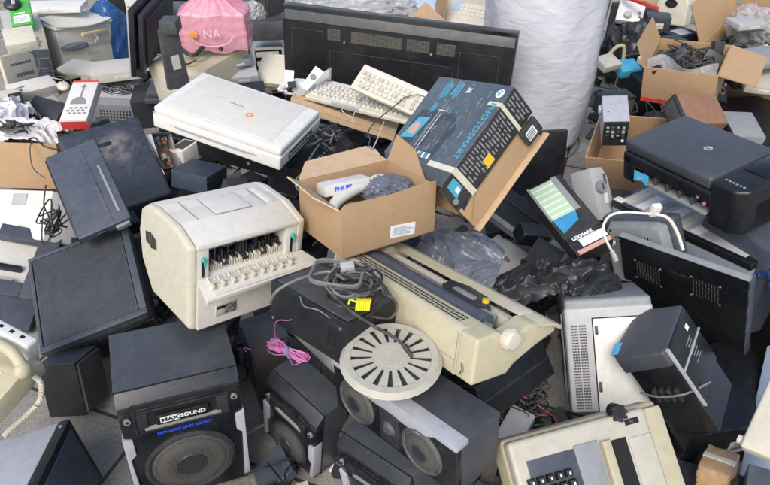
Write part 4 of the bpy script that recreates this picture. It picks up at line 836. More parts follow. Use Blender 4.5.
g.box((-.055,-.11,z-.0004),(-.05,.03,z+.0003),'ink_grey',0); g.box((-.04,-.12,z-.0004),(-.0375,.02,z+.0003),'ink_white',0); g.box((-.06,.03,z-.0004),(-.02,.032,z+.0003),'ink_white',0)
for k in range(5): g.box((-.02+.012*k,-.128,z-.0004),(-.012+.012*k,-.11,z+.0003),'ink_cyan' if k%2 else 'ink_white',0)
rp=random.Random(12)
for k in range(70):
    x=rp.uniform(-.15,.10); y=rp.uniform(-.12,.13); L_=rp.uniform(.006,.03)
    g.box((x-.0006,y-L_/2,z-.0006),(x+.0006,y+L_/2,z+.0004),rp.choice(('ink_grey','ink_grey','ink_cyan','lightgrey')),0)
for k in range(9): g.box((-.02+.006*k,-.10,z-.0006),(-.0195+.006*k,.0,z+.0004),'ink_grey',0)
g.done('printed_pictures',t)
g=G(); X=w/2+.0006
for k in range(26):
    y=d/2-.012-k*.0108; n=random.Random(k)
    if 3<k<6: continue
    zz=h-.012
    while zz>.02:
        L_=n.uniform(.008,.03); g.box((X-.0008,y-.0022,max(.012,zz-L_)),(X+.0002,y+.0022,zz),'ink_grey',0); zz-=L_+n.uniform(.004,.012)
g.box((X-.0008,-.06,.012),(X+.0004,-.03,.042),'ink_yellow',0); g.done('printed_text',t)
g=G(); g.box((X-.0008,.075,0),(X+.0006,.087,h+.001),'tape',0); g.box((w/2-.05,.075,h-.0005),(X+.0006,.087,h+.0012),'tape',0); g.done('packing_tape',t)
g=G(); g.box((X-.0008,-d/2-.001,.0),(X+.0006,-d/2+.018,h+.001),'tape',0); g.box((w/2-.11,-d/2-.001,h-.0005),(X+.0006,-d/2+.016,h+.0012),'tape',0); g.done('packing_tape',t)
g=G(); g.quad([(w/2-.002,-d/2,h),(w/2-.002,-d/2,.004),(w/2-.012,-d/2-.06,-.02),(w/2-.012,-d/2-.055,h-.01)],'print_black',.003); 
g.quad([(w/2-.0005,-d/2-.006,h-.015),(w/2-.0005,-d/2-.006,h-.058),(w/2-.007,-d/2-.038,h-.07),(w/2-.007,-d/2-.034,h-.02)],'ink_cyan',.001)
g.quad([(w/2+.0,-d/2-.014,h-.042),(w/2+.0,-d/2-.014,h-.056),(w/2-.0035,-d/2-.028,h-.06),(w/2-.0035,-d/2-.026,h-.046)],'ink_white',.0012)
g.quad([(-w/2,-d/2,h),(w/2,-d/2,h),(w/2-.02,-d/2-.035,h-.03),(-w/2+.02,-d/2-.035,h-.03)],'print_grey',.003)
g.quad([(-w/2,-d/2+.003,0),(w/2,-d/2+.003,0),(w/2,-d/2-.05,-.045),(-w/2,-d/2-.05,-.045)],'card',.003); g.done('end_flaps',t)
g=G(); g.cyl((w/2-.008,-d/2-.045,.03),(w/2-.004,-d/2-.045,.03),.008,'ink_grey',n=20); g.done('flap_logo',t)
g=G(); g.box((w/2-.012,-d/2-.055,-.085),(w/2-.008,d/2-.02,.0),'card',.001); g.box((w/2-.010,-d/2-.06,-.088),(w/2+.012,d/2-.005,-.083),'card_pale',.001); g.box((w/2+.0,d/2-.075,-.055),(w/2+.012,d/2-.01,-.002),'print_black',.002); g.box((w/2+.0115,d/2-.065,-.045),(w/2+.013,d/2-.03,-.015),'paper',0)
for k in range(9): g.box((w/2+.0125,d/2-.063+.0034*k,-.042),(w/2+.0135,d/2-.0615+.0034*k,-.018),'ink',0)
g.done('inner_tray',t)
# white builder's bag
bc=Vector((0.8992,2.8839,0.0000)); bc=Vector((.745,3.0,0))
t,_,_,_=thing('bulk_bag',(T(bc.x,bc.y,0),(.6,.6,1)),'tall round white cloth sack standing upright behind the heap','sack')
def bagf(u,v):
    a=u*2*PI; z=v*1.15; r=.262+.035*v+.012*math.sin(v*9+a*2); r*=1-.25*max(0,.05-v)/.05
    r+=.008*noise.noise(Vector((math.cos(a)*2,math.sin(a)*2,z*2)))+.0022*(1-2*abs(noise.noise(Vector((math.cos(a)*4,math.sin(a)*4,z*11)))))
    r+=.004*math.sin(a*7)
    return Vector((r*math.cos(a),r*math.sin(a),z))
g=G(); g.sheet(bagf,120,90,'bag_cloth',.002); g.lathe([(0,1.1),(.29,1.12)],'bag_cloth'); g.done('cloth',t)
g=G(); g.tube([(-.25,-.08,.22),(-.3,-.13,.24),(-.29,-.16,.20),(-.25,-.10,.19)],.004,'rubber'); g.lathe([(.268,.012),(.274,.018),(.268,.024)],'cable_grey'); g.done('drawstring',t)
# panels right of centre
t,w,d,h=thing('television','dark_panel','black flat panel standing upright behind the open ink box','television')
g=G(); g.box((-w/2,-d/2,0),(w/2,d/2,h),'black',.004); g.done('casing',t)
t,w,d,h=thing('monitor','black_slab','long black slab with grey lower edge lying under the ink box','monitor')
g=G(); g.box((-w/2,-d/2+.018,0),(w/2,d/2,h),'black',.004); g.box((-w/2+.02,.02,h),(w/2-.02,.026,h+.006),'charcoal',.002); g.done('casing',t)
g=G(); g.box((-w/2,-d/2,0),(w/2,-d/2+.02,h+.002),'midgrey',.003); g.done('edge_strip',t)
t,w,d,h=thing('plastic_sheet','white_sheet','off-white flat sheet lying below the long black slab','panel')
g=G(); g.box((-w/2,-d/2,0),(w/2,d/2,h),'offwhite',.002); g.done('sheet',t)
t,w,d,h=thing('ink_box','lexmark','open black ink box with green striped flap and white label','ink cartridge box')
g=G(); g.box((-w/2,-d/2-.03,0),(w/2+.02,d/2,h),'print_black',.001); g.box((-w/2+.004,-d/2-.10,-.01),(w/2+.022,-d/2-.03,h-.004),'print_black',.001); g.done('carton',t)
g=G(); g.box((-w/2+.008,-d/2+.05,h-.0005),(w/2-.02,d/2-.005,h+.0015),'green_soft',.0005)
for k in range(6): g.box((-w/2+.010,-d/2+.06+.023*k,h+.001),(w/2-.022,-d/2+.066+.023*k,h+.002),'white',0)
g.box((-w/2,-d/2+.05,h-.001),(-w/2+.007,d/2,h+.003),'midgrey',0); g.box((w/2-.02,-d/2+.05,h-.001),(w/2,d/2,h+.003),'midgrey',0)
g.prism([(-w/2+.008,-d/2+.05),(w/2-.02,-d/2+.05),(w/2-.03,-d/2+.015),(-w/2+.012,-d/2-.01)],h-.0005,h+.002,'blue','z',0); g.done('flap',t)
g=G(); z=h-.0036; g.box((-.018,-d/2-.078,z-.001),(w/2+.016,-d/2-.048,z+.0006),'paper',0); g.text('LEXMARK',.017,'ink_white',T(.004,-d/2-.040,z+.0004),bold=.0006)
g.box((-w/2+.012,-d/2-.098,z-.001),(w/2+.018,-d/2-.083,z+.0006),'ink_skin',0); g.done('label',t)
ld=pmat('lexmark')
t,_,_,_=thing('ink_packet',(ld@T(.055,-d/2-.055,-.02),(.1,.04,.02)),'pale ink packet printed with barcode at the foot of the ink box','packet')
g=G(); g.box((-.045,-.035,0),(.045,.03,.02),'card_white',.002); g.box((-.04,-.03,.0195),(.04,.025,.0207),'ink_skin',0); 
for q in range(8): g.box((.0+.004*q,-.025,.0205),(.002+.004*q,.0,.0214),'ink',0)
g.done('packet',t)
# plastic bags
def drape(name,label,c,rx,ry,hz,mat,seed=1,cr=.022,rz=0.,knot=None,n=110,lay=.7):
    """thin film lying in folds: creased height field with a ragged outline"""
    o_=Vector((seed*5.3,seed*2.1,seed*.7))
    def rid(p,k): return (1-abs(noise.noise(p*k+o_))*2.2)
    def f(u,v):
        x=(u-.5)*2; y=(v-.5)*2; r2=x*x+y*y
        wx=x+.18*noise.noise(Vector((x*1.5,y*1.5,3))+o_); wy=y+.18*noise.noise(Vector((x*1.5,y*1.5,9))+o_)
        a=noise.noise(Vector((x,y,5))+o_)*2.5
        q=Vector((wx*math.cos(a)+wy*math.sin(a),(wy*math.cos(a)-wx*math.sin(a))*.35,0))
        z=hz*(max(0,1-r2*.55))**.8+cr*(max(0,rid(q,2.4))**2-.3)+cr*.55*(max(0,rid(q+Vector((4,1,0)),4.2))**3)+cr*.08*rid(Vector((wx,wy*.4,2)),7)
        e=1+.22*noise.noise(Vector((math.atan2(y,x)*1.3,seed,0)))
        return Vector((x*rx*e,y*ry*e,z-hz*.9*max(0,r2-.9)*lay))
    g=G(); g.sheet(f,n,n,mat,.0008)
    if knot:
        g.tube([(knot[0],knot[1],hz*.8),(knot[0]-.004,knot[1],hz+.02),(knot[0]+.004,knot[1],hz+.04)],.010,mat,9)
        for a in range(7): g.tube([(knot[0],knot[1],hz+.035),(knot[0]+.012*math.cos(a),knot[1]+.012*math.sin(a),hz+.055),(knot[0]+.022*math.cos(a*1.3),knot[1]+.02*math.sin(a*1.7),hz+.06+.01*math.sin(a*3))],.005,mat,6)
    o=g.done(name); o.location=c; o.rotation_euler=(0,0,rz); tag(o,label,'plastic bag'); return o
def bag(name,label,cat,c,r,mat,amp=.22,fr=3,seed=1,sub=5,sq=.1,rz=0,knot=None):
    g=G(); g.blob((0,0,0),r,mat,amp,fr,sub,sq,seed,flat=-r[2]*.75)
    if knot: g.blob(knot,(.022,.022,.05),mat,.35,3,4,0,seed+2)
    o=g.done(name); o.location=c; o.rotation_euler=(0,0,rz); tag(o,label,cat); return o
drape('plastic_bag','translucent grey blue plastic bag behind the yellowed typewriter',(0.2271,1.4981,0.4200),.13,.09,.045,'film_grey',2,.02,-.5)
drape('plastic_bag','dark bin bag with tied knot above the large light grey printer',(0.5170,1.4272,0.3700),.18,.075,.05,'film_dark',6,.022,.15,(-.075,-.02))
# right-hand cluster
t,w,d,h=thing('multifunction_printer','allinone','black all-in-one printer with closed glossy lid and blue tape in its slot','printer')
f=-d/2
g=G(); g.box((-w/2,f+.05,0),(w/2,d/2,h*.72),'black',.014,seg=3); g.box((-w/2,f,h*.42),(w/2-.10,f+.07,h*.72),'black',.012,seg=3); g.box((-w/2,f,0),(-w/2+.055,f+.07,h*.72),'black',.014,seg=3); g.prism([(w/2-.11,f),(w/2-.03,f),(w/2,f+.03),(w/2,d/2-.01),(w/2-.11,d/2-.01)],0,h*.98,'black','z',.012,seg=3)
g.done('body',t)
g=G(); g.box((-w/2+.055,f+.035,.0),(w/2-.11,f+.05,h*.42),'slot',0); g.box((-w/2+.06,f-.002,h*.17),(w/2-.115,f+.04,h*.22),'midgrey',.002)
for k in range(5): g.box((-w/2+.09+.05*k,f+.005,h*.22),(-w/2+.097+.05*k,f+.03,h*.4),'darkgrey',.001)
g.done('output_slot',t)
g=G(); g.box((-w/2+.002,f+.004,h*.72),(w/2-.115,d/2-.004,h),'vinyl',.014,seg=3); g.done('lid',t)
g=G(); g.cyl((-.012,.0,h-.001),(-.012,.0,h+.0008),.013,'silver',n=26); g.text('hp',.019,'ink',T(-.012,.001,h+.0009)@rotZ(.0),shear=.25); g.done('logo',t)
g=G(); g.box((w/2-.10,-.02,h*.97),(w/2-.02,.09,h*1.0+.001),'gloss_black',.002,rotX(0)); 
for k in range(6): g.box((w/2-.09+.012*k,f+.03,h*.98),(w/2-.083+.012*k,f+.037,h*.995),'midgrey',.001)
g.done('controls',t)
g=G(); g.cyl((w/2-.125,f-.002,h*.42),(w/2-.125,f+.002,h*.42),.006,'pink_wire'); g.cyl((w/2-.15,f-.002,h*.5),(w/2-.15,f+.002,h*.5),.005,'midgrey'); g.done('buttons',t)
g=G(); g.quad([(-w/2+.06,f-.002,h*.40),(-w/2+.125,f-.003,h*.42),(-w/2+.13,f-.012,h*.20),(-w/2+.10,f-.008,h*.26),(-w/2+.07,f-.012,h*.18)],'cyan',.001); g.done('blue_tape',t)
t,w,d,h=thing('flatbed_printer','lower_printer','blue grey machine with paper strips on top under the all-in-one printer','printer')
f=-d/2
g=G(); g.box((-w/2,f,-.1),(w/2,d/2,h-.018),'paleblue',.006); g.done('body',t)
g=G(); g.box((-w/2-.004,f-.004,h-.026),(w/2+.004,d/2,h-.001),'gloss_black',.004); g.done('top_frame',t)
g=G(); g.box((-w/2+.02,f+.015,h-.002),(w/2-.03,d/2-.03,h+.001),'lightgrey',.001)
for k in range(7): g.box((-w/2+.03+.055*k,f+.02,h+.0005),(-w/2+.065+.055*k,f+.13,h+.002),('tape','paper','midgrey','paper','tape','paper','lightgrey')[k],0)
g.box((-w/2+.0,f+.0,h+.0),(-w/2+.04,f+.03,h+.004),'white',.002); g.done('paper_bed',t)
t,w,d,h=thing('crt_television','grey_tv','old grey television back with white cable draped over it','television')
f=-d/2
g=G(); g.box((-w/2,f+.02,-.02),(w/2,d/2,h),'slate',.014,seg=3); g.prism([(-w/2+.012,0.0),(w/2-.006,0.0),(w/2-.02,h-.022),(w/2-.05,h-.012),(-w/2+.035,h-.014),(-w/2+.02,h-.03)],f+.022,f-.012,'midgrey','y',.004,taper=.88); g.done('shell',t)
g=G(); slots(g,-w/2+.06,w/2-.07,h*.66,h*.78,12,2,f-.012,fx=.5); g.cyl((-w/2+.05,f-.010,h-.035),(-w/2+.05,f-.0135,h-.035),.004,'slot'); g.done('rear_panel',t)
g=G(); g.tube([(0.5968,1.2870,0.6000),(0.5702,1.2783,0.6400),(0.5541,1.2893,0.6700),(0.5541,1.3048,0.6900),(0.5766,1.3299,0.7000),(0.6130,1.3361,0.7050),(0.6499,1.3317,0.7050),(0.6903,1.3343,0.7000)],.0034,'white',8); g.tube([(0.6903,1.3343,0.7000),(0.7250,1.3307,0.6900),(0.7494,1.3109,0.6600),(0.7675,1.2870,0.6200)],.0045,'offwhite',8)
a=Vector((0.5880,1.2912,0.6100)); b=Vector((0.6033,1.2889,0.5850)); g.cyl(a,b,.0065,'lightgrey'); o=g.done('white_cable'); tag(o,'white cable with metal plug looped over the grey television','cable')
a=Vector((0.6889,1.3378,0.7100)); g=G(); g.box((-.012,-.008,-.018),(.012,.008,.018),'white',.003,rotZ(.2)@rotX(.2)); o=g.done('cable_plug'); o.location=a; tag(o,'small white plug block where the white cable bends','plug')
t,w,d,h=thing('pc_side_panel','vent_panel','black steel computer side panel with two square patches of holes','panel')
g=G(); g.box((-w/2,-d/2,-.16),(w/2,d/2,h),'gloss_black',.002); g.box((-w/2,-d/2,h-.0005),(w/2,d/2,h+.003),'midgrey',.001); g.box((w/2-.001,-d/2+.002,-.16),(w/2+.003,d/2+.012,h),'slate',.001); g.done('sheet',t)
for cx,cz,s in((.075,h*.62,.036),(-.105,h*.55,.036)):
    g=G()
    for i in range(9):
        for j in range(9): g.cyl((cx-s+s*2*i/8,-d/2-.0008,cz-s+s*2*j/8),(cx-s+s*2*i/8,-d/2+.0008,cz-s+s*2*j/8),.0024,'darkgrey',n=6)
    for i in(-1,1):
        for j in(-1,1): g.cyl((cx+i*(s+.006),-d/2-.0015,cz+j*(s+.006)),(cx+i*(s+.006),-d/2+.001,cz+j*(s+.006)),.003,'midgrey',n=8)
    g.done('hole_patch',t)
g=G(); g.prism([(-.035,h-.075),(.03,h-.075),(.03,h-.098),(.018,h-.105),(-.035,h-.105)],-d/2-.003,-d/2+.001,'black','y',.002); g.done('handle_recess',t)
t,w,d,h=thing('electric_heater','knob_device','pale grey device with round knob left of the all-in-one printer','appliance')
g=G(); g.prism([(-w/2,0),(w/2,0),(w/2-.01,h*.8),(w/2-.03,h),(-w/2,h)],-d/2,d/2,'lightgrey','y',.006); g.done('casing',t)
g=G(); g.cyl((-.018,-d/2-.018,h*.62),(-.018,-d/2,h*.62),.023,'midgrey',bev=.003); g.box((-.022,-d/2-.021,h*.56),(-.014,-d/2-.015,h*.68),'darkgrey',.002); g.done('knob',t)
g=G(); g.box((.012,-d/2-.004,h*.66),(.022,-d/2+.002,h*.86),'darkgrey',.002); g.done('slider',t)
g=G(); g.box((.0,-d/2-.003,h*.3),(.016,-d/2+.001,h*.5),'white',.002); g.done('label',t)
t,w,d,h=thing('amplifier','psu','small silver box with black socket face standing in a brown carton','amplifier')
g=G(); g.box((-w/2,-d/2+.006,0),(w/2,d/2,h),'silver',.003); g.cyl((-w/2+.02,-.02,h),(-w/2+.02,-.02,h+.001),.003,'slot'); g.cyl((w/2-.03,.04,h),(w/2-.03,.04,h+.001),.003,'slot'); g.cyl((-w/2-.012,d/2-.03,h*.6),(-w/2,d/2-.03,h*.6),.02,'silver'); g.done('case',t)
g=G(); g.box((-w/2+.002,-d/2,.002),(w/2-.002,-d/2+.008,h-.002),'print_black',.001)
for i in range(4):
    for k in range(3): g.box((-w/2+.014+.02*i,-d/2-.002,.05+.02*k-(.006 if i%2 else 0)),(-w/2+.024+.02*i,-d/2+.001,.058+.02*k),'lightgrey' if (i+k)%3 else 'darkgrey',.001)
g.cyl((w/2-.02,-d/2-.003,.028),(w/2-.02,-d/2,.028),.006,'ink_white'); g.done('socket_face',t)
def open_box(name,pose,label,cat='carton',mat='card',flaps=(),hts=(1,1,1,1),thk=.005,group=None):
    t,w,d,h=thing(name,pose,label,cat,group); k=thk
    g=G(); g.box((-w/2,-d/2,0),(w/2,d/2,k),mat,.001); g.box((-w/2,-d/2,k),(w/2,-d/2+k,h*hts[0]),mat,.001); g.box((w/2-k,-d/2+k,k),(w/2,d/2-k,h*hts[1]),mat,.001); g.box((-w/2,d/2-k,k),(w/2,d/2,h*hts[2]),mat,.001); g.box((-w/2,-d/2+k,k),(-w/2+k,d/2-k,h*hts[3]),mat,.001); g.done('walls',t)
    for q,(side,L_,an) in enumerate(flaps):
        c,s=math.cos(an)*L_,math.sin(an)*L_
        g=G()
        if side=='f': g.quad([(-w/2,-d/2,h*hts[0]),(w/2,-d/2,h*hts[0]),(w/2-.01,-d/2-c,h*hts[0]+s),(-w/2+.01,-d/2-c,h*hts[0]+s)],mat,k)
        if side=='b': g.quad([(-w/2,d/2,h*hts[2]),(w/2,d/2,h*hts[2]),(w/2-.01,d/2+c,h*hts[2]+s),(-w/2+.01,d/2+c,h*hts[2]+s)],mat,k)
        if side=='r': g.quad([(w/2,-d/2,h*hts[1]),(w/2,d/2,h*hts[1]),(w/2+c,d/2-.01,h*hts[1]+s),(w/2+c,-d/2+.01,h*hts[1]+s)],mat,k)
        if side=='l': g.quad([(-w/2,-d/2,h*hts[3]),(-w/2,d/2,h*hts[3]),(-w/2-c,d/2-.01,h*hts[3]+s),(-w/2-c,-d/2+.01,h*hts[3]+s)],mat,k)
        g.done('flap',t)
    return t,w,d,h
CB='brown cardboard cartons'
open_box('cardboard_box','psu_carton','open brown carton holding the small silver box',flaps=(),group=CB)
t,w,d,h=open_box('cardboard_box','carton_right','open brown carton full of dark adapters under a black box',flaps=(('l',.11,1.2),('r',.15,-.25)),group=CB)
g=G(); g.box((-w/2,-d/2-.001,.0),(w/2,-d/2,.02),'red',0) ; g.done('red_print',t)
cm=pmat('carton_right')
g=G(); random.seed(31)
for k in range(26):
    x=random.uniform(-w/2+.03,w/2-.03); y=random.uniform(-d/2+.03,d/2-.03); s=random.uniform(.015,.035)
    M=T(x,y,h*.85+random.uniform(-.03,.035))@Euler((random.random()*3,random.random()*3,random.random()*3)).to_matrix().to_4x4()
    if k%3==0: g.cyl((0,0,-s/2),(0,0,s*.6),s*.8,random.choice(('steel','black','darkgrey')),bev=.002,M=M)
    else: g.box((-s,-s*.7,-s*.6),(s,s*.7,s*.6),random.choice(('black','darkgrey','charcoal')),.003,M)
for k in range(8): g.tube([(random.uniform(-.11,.11),random.uniform(-.1,.1),h*.95+random.uniform(-.02,.04)) for i in range(5)],.003,'rubber',6)
o=g.done('adapter_scrap'); o.matrix_world=cm; tag(o,'jumble of small dark adapters and fans filling the open brown carton','electronic scrap',kind='stuff')
g=G(); g.sheet(lambda u,v:Vector((-w/2+.01+(w-.02)*u,-d/2+.012+.02*math.sin(u*9)*v,h*.75+v*(.075+.02*math.sin(u*7)))),24,6,'film_clear',.001); o=g.done('clear_liner'); o.matrix_world=cm; tag(o,'torn clear plastic liner standing up inside the carton of adapters','liner')
t,w,d,h=thing('battery_case','black_cube','black box with white label standing on the carton of adapters','power supply')
g=G(); g.box((-w/2,-d/2,0),(w/2,d/2,h),'black',.004); g.box((-w/2+.03,-d/2+.03,h),(w/2-.02,d/2-.03,h+.002),'lightgrey',.001); g.box((w/2-.06,-d/2-.002,h*.3),(w/2-.03,-d/2+.001,h*.8),'midgrey',.001); g.done('case',t)
t,w,d,h=thing('kitchen_scale','white_machine','cream machine with dark oval window behind the carton of adapters','machine')
g=G(); g.prism([(-w/2+.02,h*1.25),(w/2-.03,h*1.25),(w/2,h*.9),(w/2,0),(-w/2,0),(-w/2,h*.8)],-d/2,d/2,'cream','y',.012,seg=3); g.done('housing',t)
g=G(); g.lathe([(.036,0),(.036,.004),(.028,.003),(0,.003)],'slot',FRONT(-.005,-d/2-.001,h*.85)@Matrix.Diagonal((1.1,.75,1,1))); g.box((-.03,-d/2-.004,h*.84),(.025,-d/2-.003,h*.87),'lightgrey',.001,rotZ(0)); g.done('oval_window',t); g=G(); g.tube([(-.02,-d/2-.001,h*.45),(0,-d/2-.002,h*.42),(.02,-d/2-.001,h*.45)],.002,'ink_grey',5); g.done('curved_mark',t)
t,w,d,h=open_box('cardboard_box','big_carton','large open brown carton with clear bag and circuit boards inside',flaps=(('l',.22,1.35),('b',.1,1.2)),group=CB,hts=(1,1,1.0,1.0))
bm_=pmat('big_carton')
g=G(); g.box((-w/2,-d/2-.002,h*.2),(-w/2+.14,-d/2-.0005,h*.55),'card_pale',0); g.done('printed_patch',t)
g=G(); g.blob((-.10,.04,h*1.02),(.11,.07,.10),'film_clear',.3,3,5,.15,9); o=g.done('clear_bag'); o.matrix_world=bm_; tag(o,'crumpled clear plastic bag sticking out of the large brown carton','plastic bag')
g=G(); random.seed(41)
for k in range(46):
    x=random.uniform(-w/2+.04,w/2-.04); y=random.uniform(-d/2+.03,d/2-.03); s=random.uniform(.015,.04)
    M=T(x,y,h*.82+random.uniform(-.03,.04))@Euler((random.uniform(-.8,.8),random.uniform(-.8,.8),random.random()*3)).to_matrix().to_4x4()
    g.box((-s,-s*.7,-s*.2),(s,s*.7,s*.2),random.choice(('board_green','black','darkgrey','steel','tape','board_green')),.002,M)
g.box((-w/2+.01,-d/2+.01,.01),(w/2-.01,d/2-.01,h*.75),'black',.002)
o=g.done('circuit_scrap'); o.matrix_world=bm_; tag(o,'mass of green and black circuit board pieces in the large brown carton','electronic scrap',kind='stuff')
t,w,d,h=thing('drive_mechanism','drive_chassis','small black mechanism with copper coloured hub leaning on the carton','mechanism')
g=G(); g.box((-w/2,-d/2,0),(w/2,d/2,h),'black',.008); g.done('chassis',t)
g=G(); g.cyl((0,-d/2-.004,h*.5),(0,-d/2+.002,h*.5),.022,'wood'); g.cyl((0,-d/2-.008,h*.5),(0,-d/2,h*.5),.009,'slot'); g.cyl((.03,-d/2-.004,h*.82),(.03,-d/2,h*.82),.008,'lightgrey'); g.done('hub',t)
t,w,d,h=thing('loudspeaker','brown_speaker','brown wood veneer speaker behind the all-in-one printer','speaker',PILE)
g=G(); g.box((-w/2,-d/2,0),(w/2,d/2,h),'wood',.004); g.done('cabinet',t)
g=G(); g.box((-w/2-.012,-d/2-.002,-.002),(-w/2+.002,d/2+.002,h+.002),'charcoal',.004); g.box((-w/2-.018,-d/2+.015,.012),(-w/2-.01,d/2-.015,h-.012),'cone_mesh',.004); g.done('front_grille',t)
t,w,d,h=thing('loudspeaker','grey_speaker','small plain grey speaker between brown speaker and blue box','speaker',PILE)
g=G(); g.box((-w/2,-d/2,0),(w/2,d/2,h),'midgrey',.004); g.box((-w/2-.006,-d/2,0),(-w/2+.001,d/2,h),'black',.002); g.done('cabinet',t)
t,w,d,h=thing('blue_carton','blue_box','bright blue printed carton with black strips at the right edge','carton')
g=G(); g.box((-w/2,-d/2,0),(w/2,d/2,h),'blue',.002); g.done('carton',t)
g=G()
for y in(.095,.0): g.box((-.08,y-.012,h-.0004),(.1,y+.012,h+.0008),'print_black',0); g.box((-.07,y-.005,h+.0006),(.06,y+.004,h+.0014),'ink_cyan',0)
for k in range(5): g.cyl((-.09+.03*k,-.075,h-.0004),(-.09+.03*k,-.075,h+.0008),.013,'lightgrey' if k%2 else 'ink_cyan',n=16)
g.box((-.08,.083,h+.0006),(-.074,.107,h+.0016),'ink_white',0); g.done('printed_strips',t)
t,w,d,h=thing('blue_case','blue_case','pale blue case with white rubber feet at the lower right edge','case')
g=G(); g.box((-w/2,-d/2-.1,0),(w/2,d/2,h),'lightblue',.006); g.done('shell',t)
for y in(-d/2+.04,-.02,d/2-.07):
    g=G(); g.cyl((-w/2-.008,y,h*.7),(-w/2+.004,y,h*.7),.013,'white',bev=.003); g.done('foot',t)
t,w,d,h=thing('beige_cover','beige_lid','cream plastic cover hooked over the pale blue case','cover')
g=G(); g.box((-w/2,-d/2,0),(w/2,d/2,h),'cream',.008,seg=3); g.cyl((-w/2,-d/2+.02,h*.5),(-w/2-.012,-d/2+.02,h*.5),.011,'cream'); g.done('shell',t)
t,w,d,h=thing('brown_package','paper_package','crumpled brown paper package wrapped in clear tape','package')
g=G(); g.blob((0,0,h*.5),(w*.55,d*.5,h*.55),'card',.07,2,4,.8,3); g.box((-w/2-.002,-.012,h*.6),(w/2+.002,.012,h+.006),'tape',.002); g.done('wrapping',t)
# left-hand cluster
t,w,d,h=thing('printer_chassis','black_frame','dark printer frame with open side showing white insides','printer')
g=G(); 
for a,b in(((-w/2,d/2-.06),(w/2,d/2)),((w/2-.07,-d/2),(w/2,d/2-.06)),((-w/2,-d/2-.0),(w/2-.07,-d/2+.06)),): g.box((a[0],a[1],h-.03),(b[0],b[1],h),'slate',.004)
g.box((w/2-.03,-d/2-.1,0),(w/2,d/2,h-.028),'slate',.004); g.box((-w/2-.05,-d/2-.12,h-.03),(w/2,-d/2,h-.002),'slate',.004); g.done('frame',t)
g=G(); g.box((-w/2-.1,-d/2+.02,0),(w/2-.075,d/2-.03,h-.04),'offwhite',.004); g.box((-w/2-.02,-.03,h-.042),(w/2-.1,-.01,h-.02),'black',.003); g.box((-w/2,-.08,h-.042),(w/2-.11,-.07,h-.015),'lightgrey',.002); g.cyl((w/2-.1,-.11,h-.04),(w/2-.1,-.11,h-.02),.012,'board_brown'); g.done('mechanism',t)
t,w,d,h=thing('office_printer','white_printer','white printer with flat top lying below the open brown carton at left','printer')
g=G(); g.box((-w/2,-d/2,0),(w/2,d/2,h),'white',.008,seg=3); g.box((-.06,d/2-.06,h-.001),(.03,d/2-.015,h+.006),'lightgrey',.002); g.box((.05,d/2-.055,h-.001),(.14,d/2-.012,h+.004),'offwhite',.002); g.done('housing',t)
t,w,d,h=open_box('cardboard_box','left_carton','open brown carton with white bag and cords at the left edge',group=CB,flaps=(('l',.1,.3),))
g=G(); g.tube([(-1.5326,2.4635,0.2900),(-1.5255,2.4120,0.2700),(-1.4697,2.2971,0.2500),(-1.3969,2.2351,0.2400)],.002,'rubber',6); g.tube([(-1.5499,2.4635,0.2900),(-1.5048,2.4449,0.3100),(-1.4477,2.3934,0.3000),(-1.3747,2.3595,0.3000)],.004,'rubber',6); o=g.done('hanging_cord'); tag(o,'thin black cord hanging over the front of the left brown carton','cord')
drape('white_plastic_bag','rumpled white plastic bag bulging from the left brown carton',(-1.6060,2.5726,0.2400),.17,.08,.06,'film_white',12,.03)
drape('white_plastic_bag','white plastic bag slumped at the left edge above the brown carton',(-1.7774,2.7275,0.2400),.10,.12,.07,'film_white',15,.035)
g=G()
for k in range(8):
    pts=[(Vector((-1.6207,2.4976,0.3300))+Vector((random.uniform(-.06,.08),random.uniform(-.05,.05),random.uniform(-.01,.03)))) for i in range(5)]
    g.tube(pts,.0035,random.choice(('rubber','cable_grey')),6)
g.tube([(-1.4852,2.4982,0.3200),(-1.4460,2.4770,0.3600),(-1.4117,2.4770,0.3600),(-1.3942,2.4606,0.3400)],.004,'white',7)
o=g.done('bagged_cords'); tag(o,'dark cords spilling between the two white plastic bags','cords')
t,w,d,h=thing('laptop_battery','battery_pack','dark grey folded pad lying on the white bag beside the red and white box','laptop')
g=G(); g.box((-w/2,-d/2,0),(w/2,d/2,h*.5),'charcoal',.004); g.box((-w/2,-d/2,h*.5),(w/2,-d/2+.06,h),'charcoal',.005); g.box((-w/2,-d/2+.064,h*.5),(w/2,d/2,h),'charcoal',.005); g.done('shell',t)
t,w,d,h=thing('product_box','red_box','narrow white and red box with printed grey tool picture','box')
g=G(); g.box((-w/2,-d/2,0),(w/2,d/2,h),'card_white',.001); g.done('carton',t)
g=G(); g.box((-w/2-.0006,-d/2-.0008,0),(w/2+.0006,-d/2+.001,h*.85),'red',0); g.box((-w/2,d/2-.012,h-.0004),(w/2,d/2,h+.0006),'red',0); g.box((-w/2-.0008,-d/2,0),(-w/2+.0005,d/2,h*.5),'red',0); g.done('red_print',t)
g=G(); z=h+.0007; g.prism([(-.035,-.03),(.03,-.03),(.026,.0),(.01,.02),(-.015,.02),(-.032,.0)],z-.0006,z,'ink_grey','z',0); g.box((-.004,.02,z-.0006),(.004,.11,z),'ink_grey',0); g.box((-.012,.09,z-.0006),(.012,.096,z),'ink_grey',0)
for k in range(3):
    for j in range(4): g.box((-.03+.02*j-.01*(k%2),-.062-.018*k,z-.0006),(-.018+.02*j-.01*(k%2),-.05-.018*k,z),'ink_grey',0)
g.done('printed_picture',t)
t,w,d,h=thing('computer_case','fan_case','grey metal computer case with two round fan grilles on top','computer')
g=G(); g.box((-w/2,-d/2,0),(w/2,d/2,h),'midgrey',.003); g.box((-w/2+.004,-.11,h-.0005),(w/2-.004,d/2-.004,h+.0015),'lightgrey',.001); g.done('case',t)
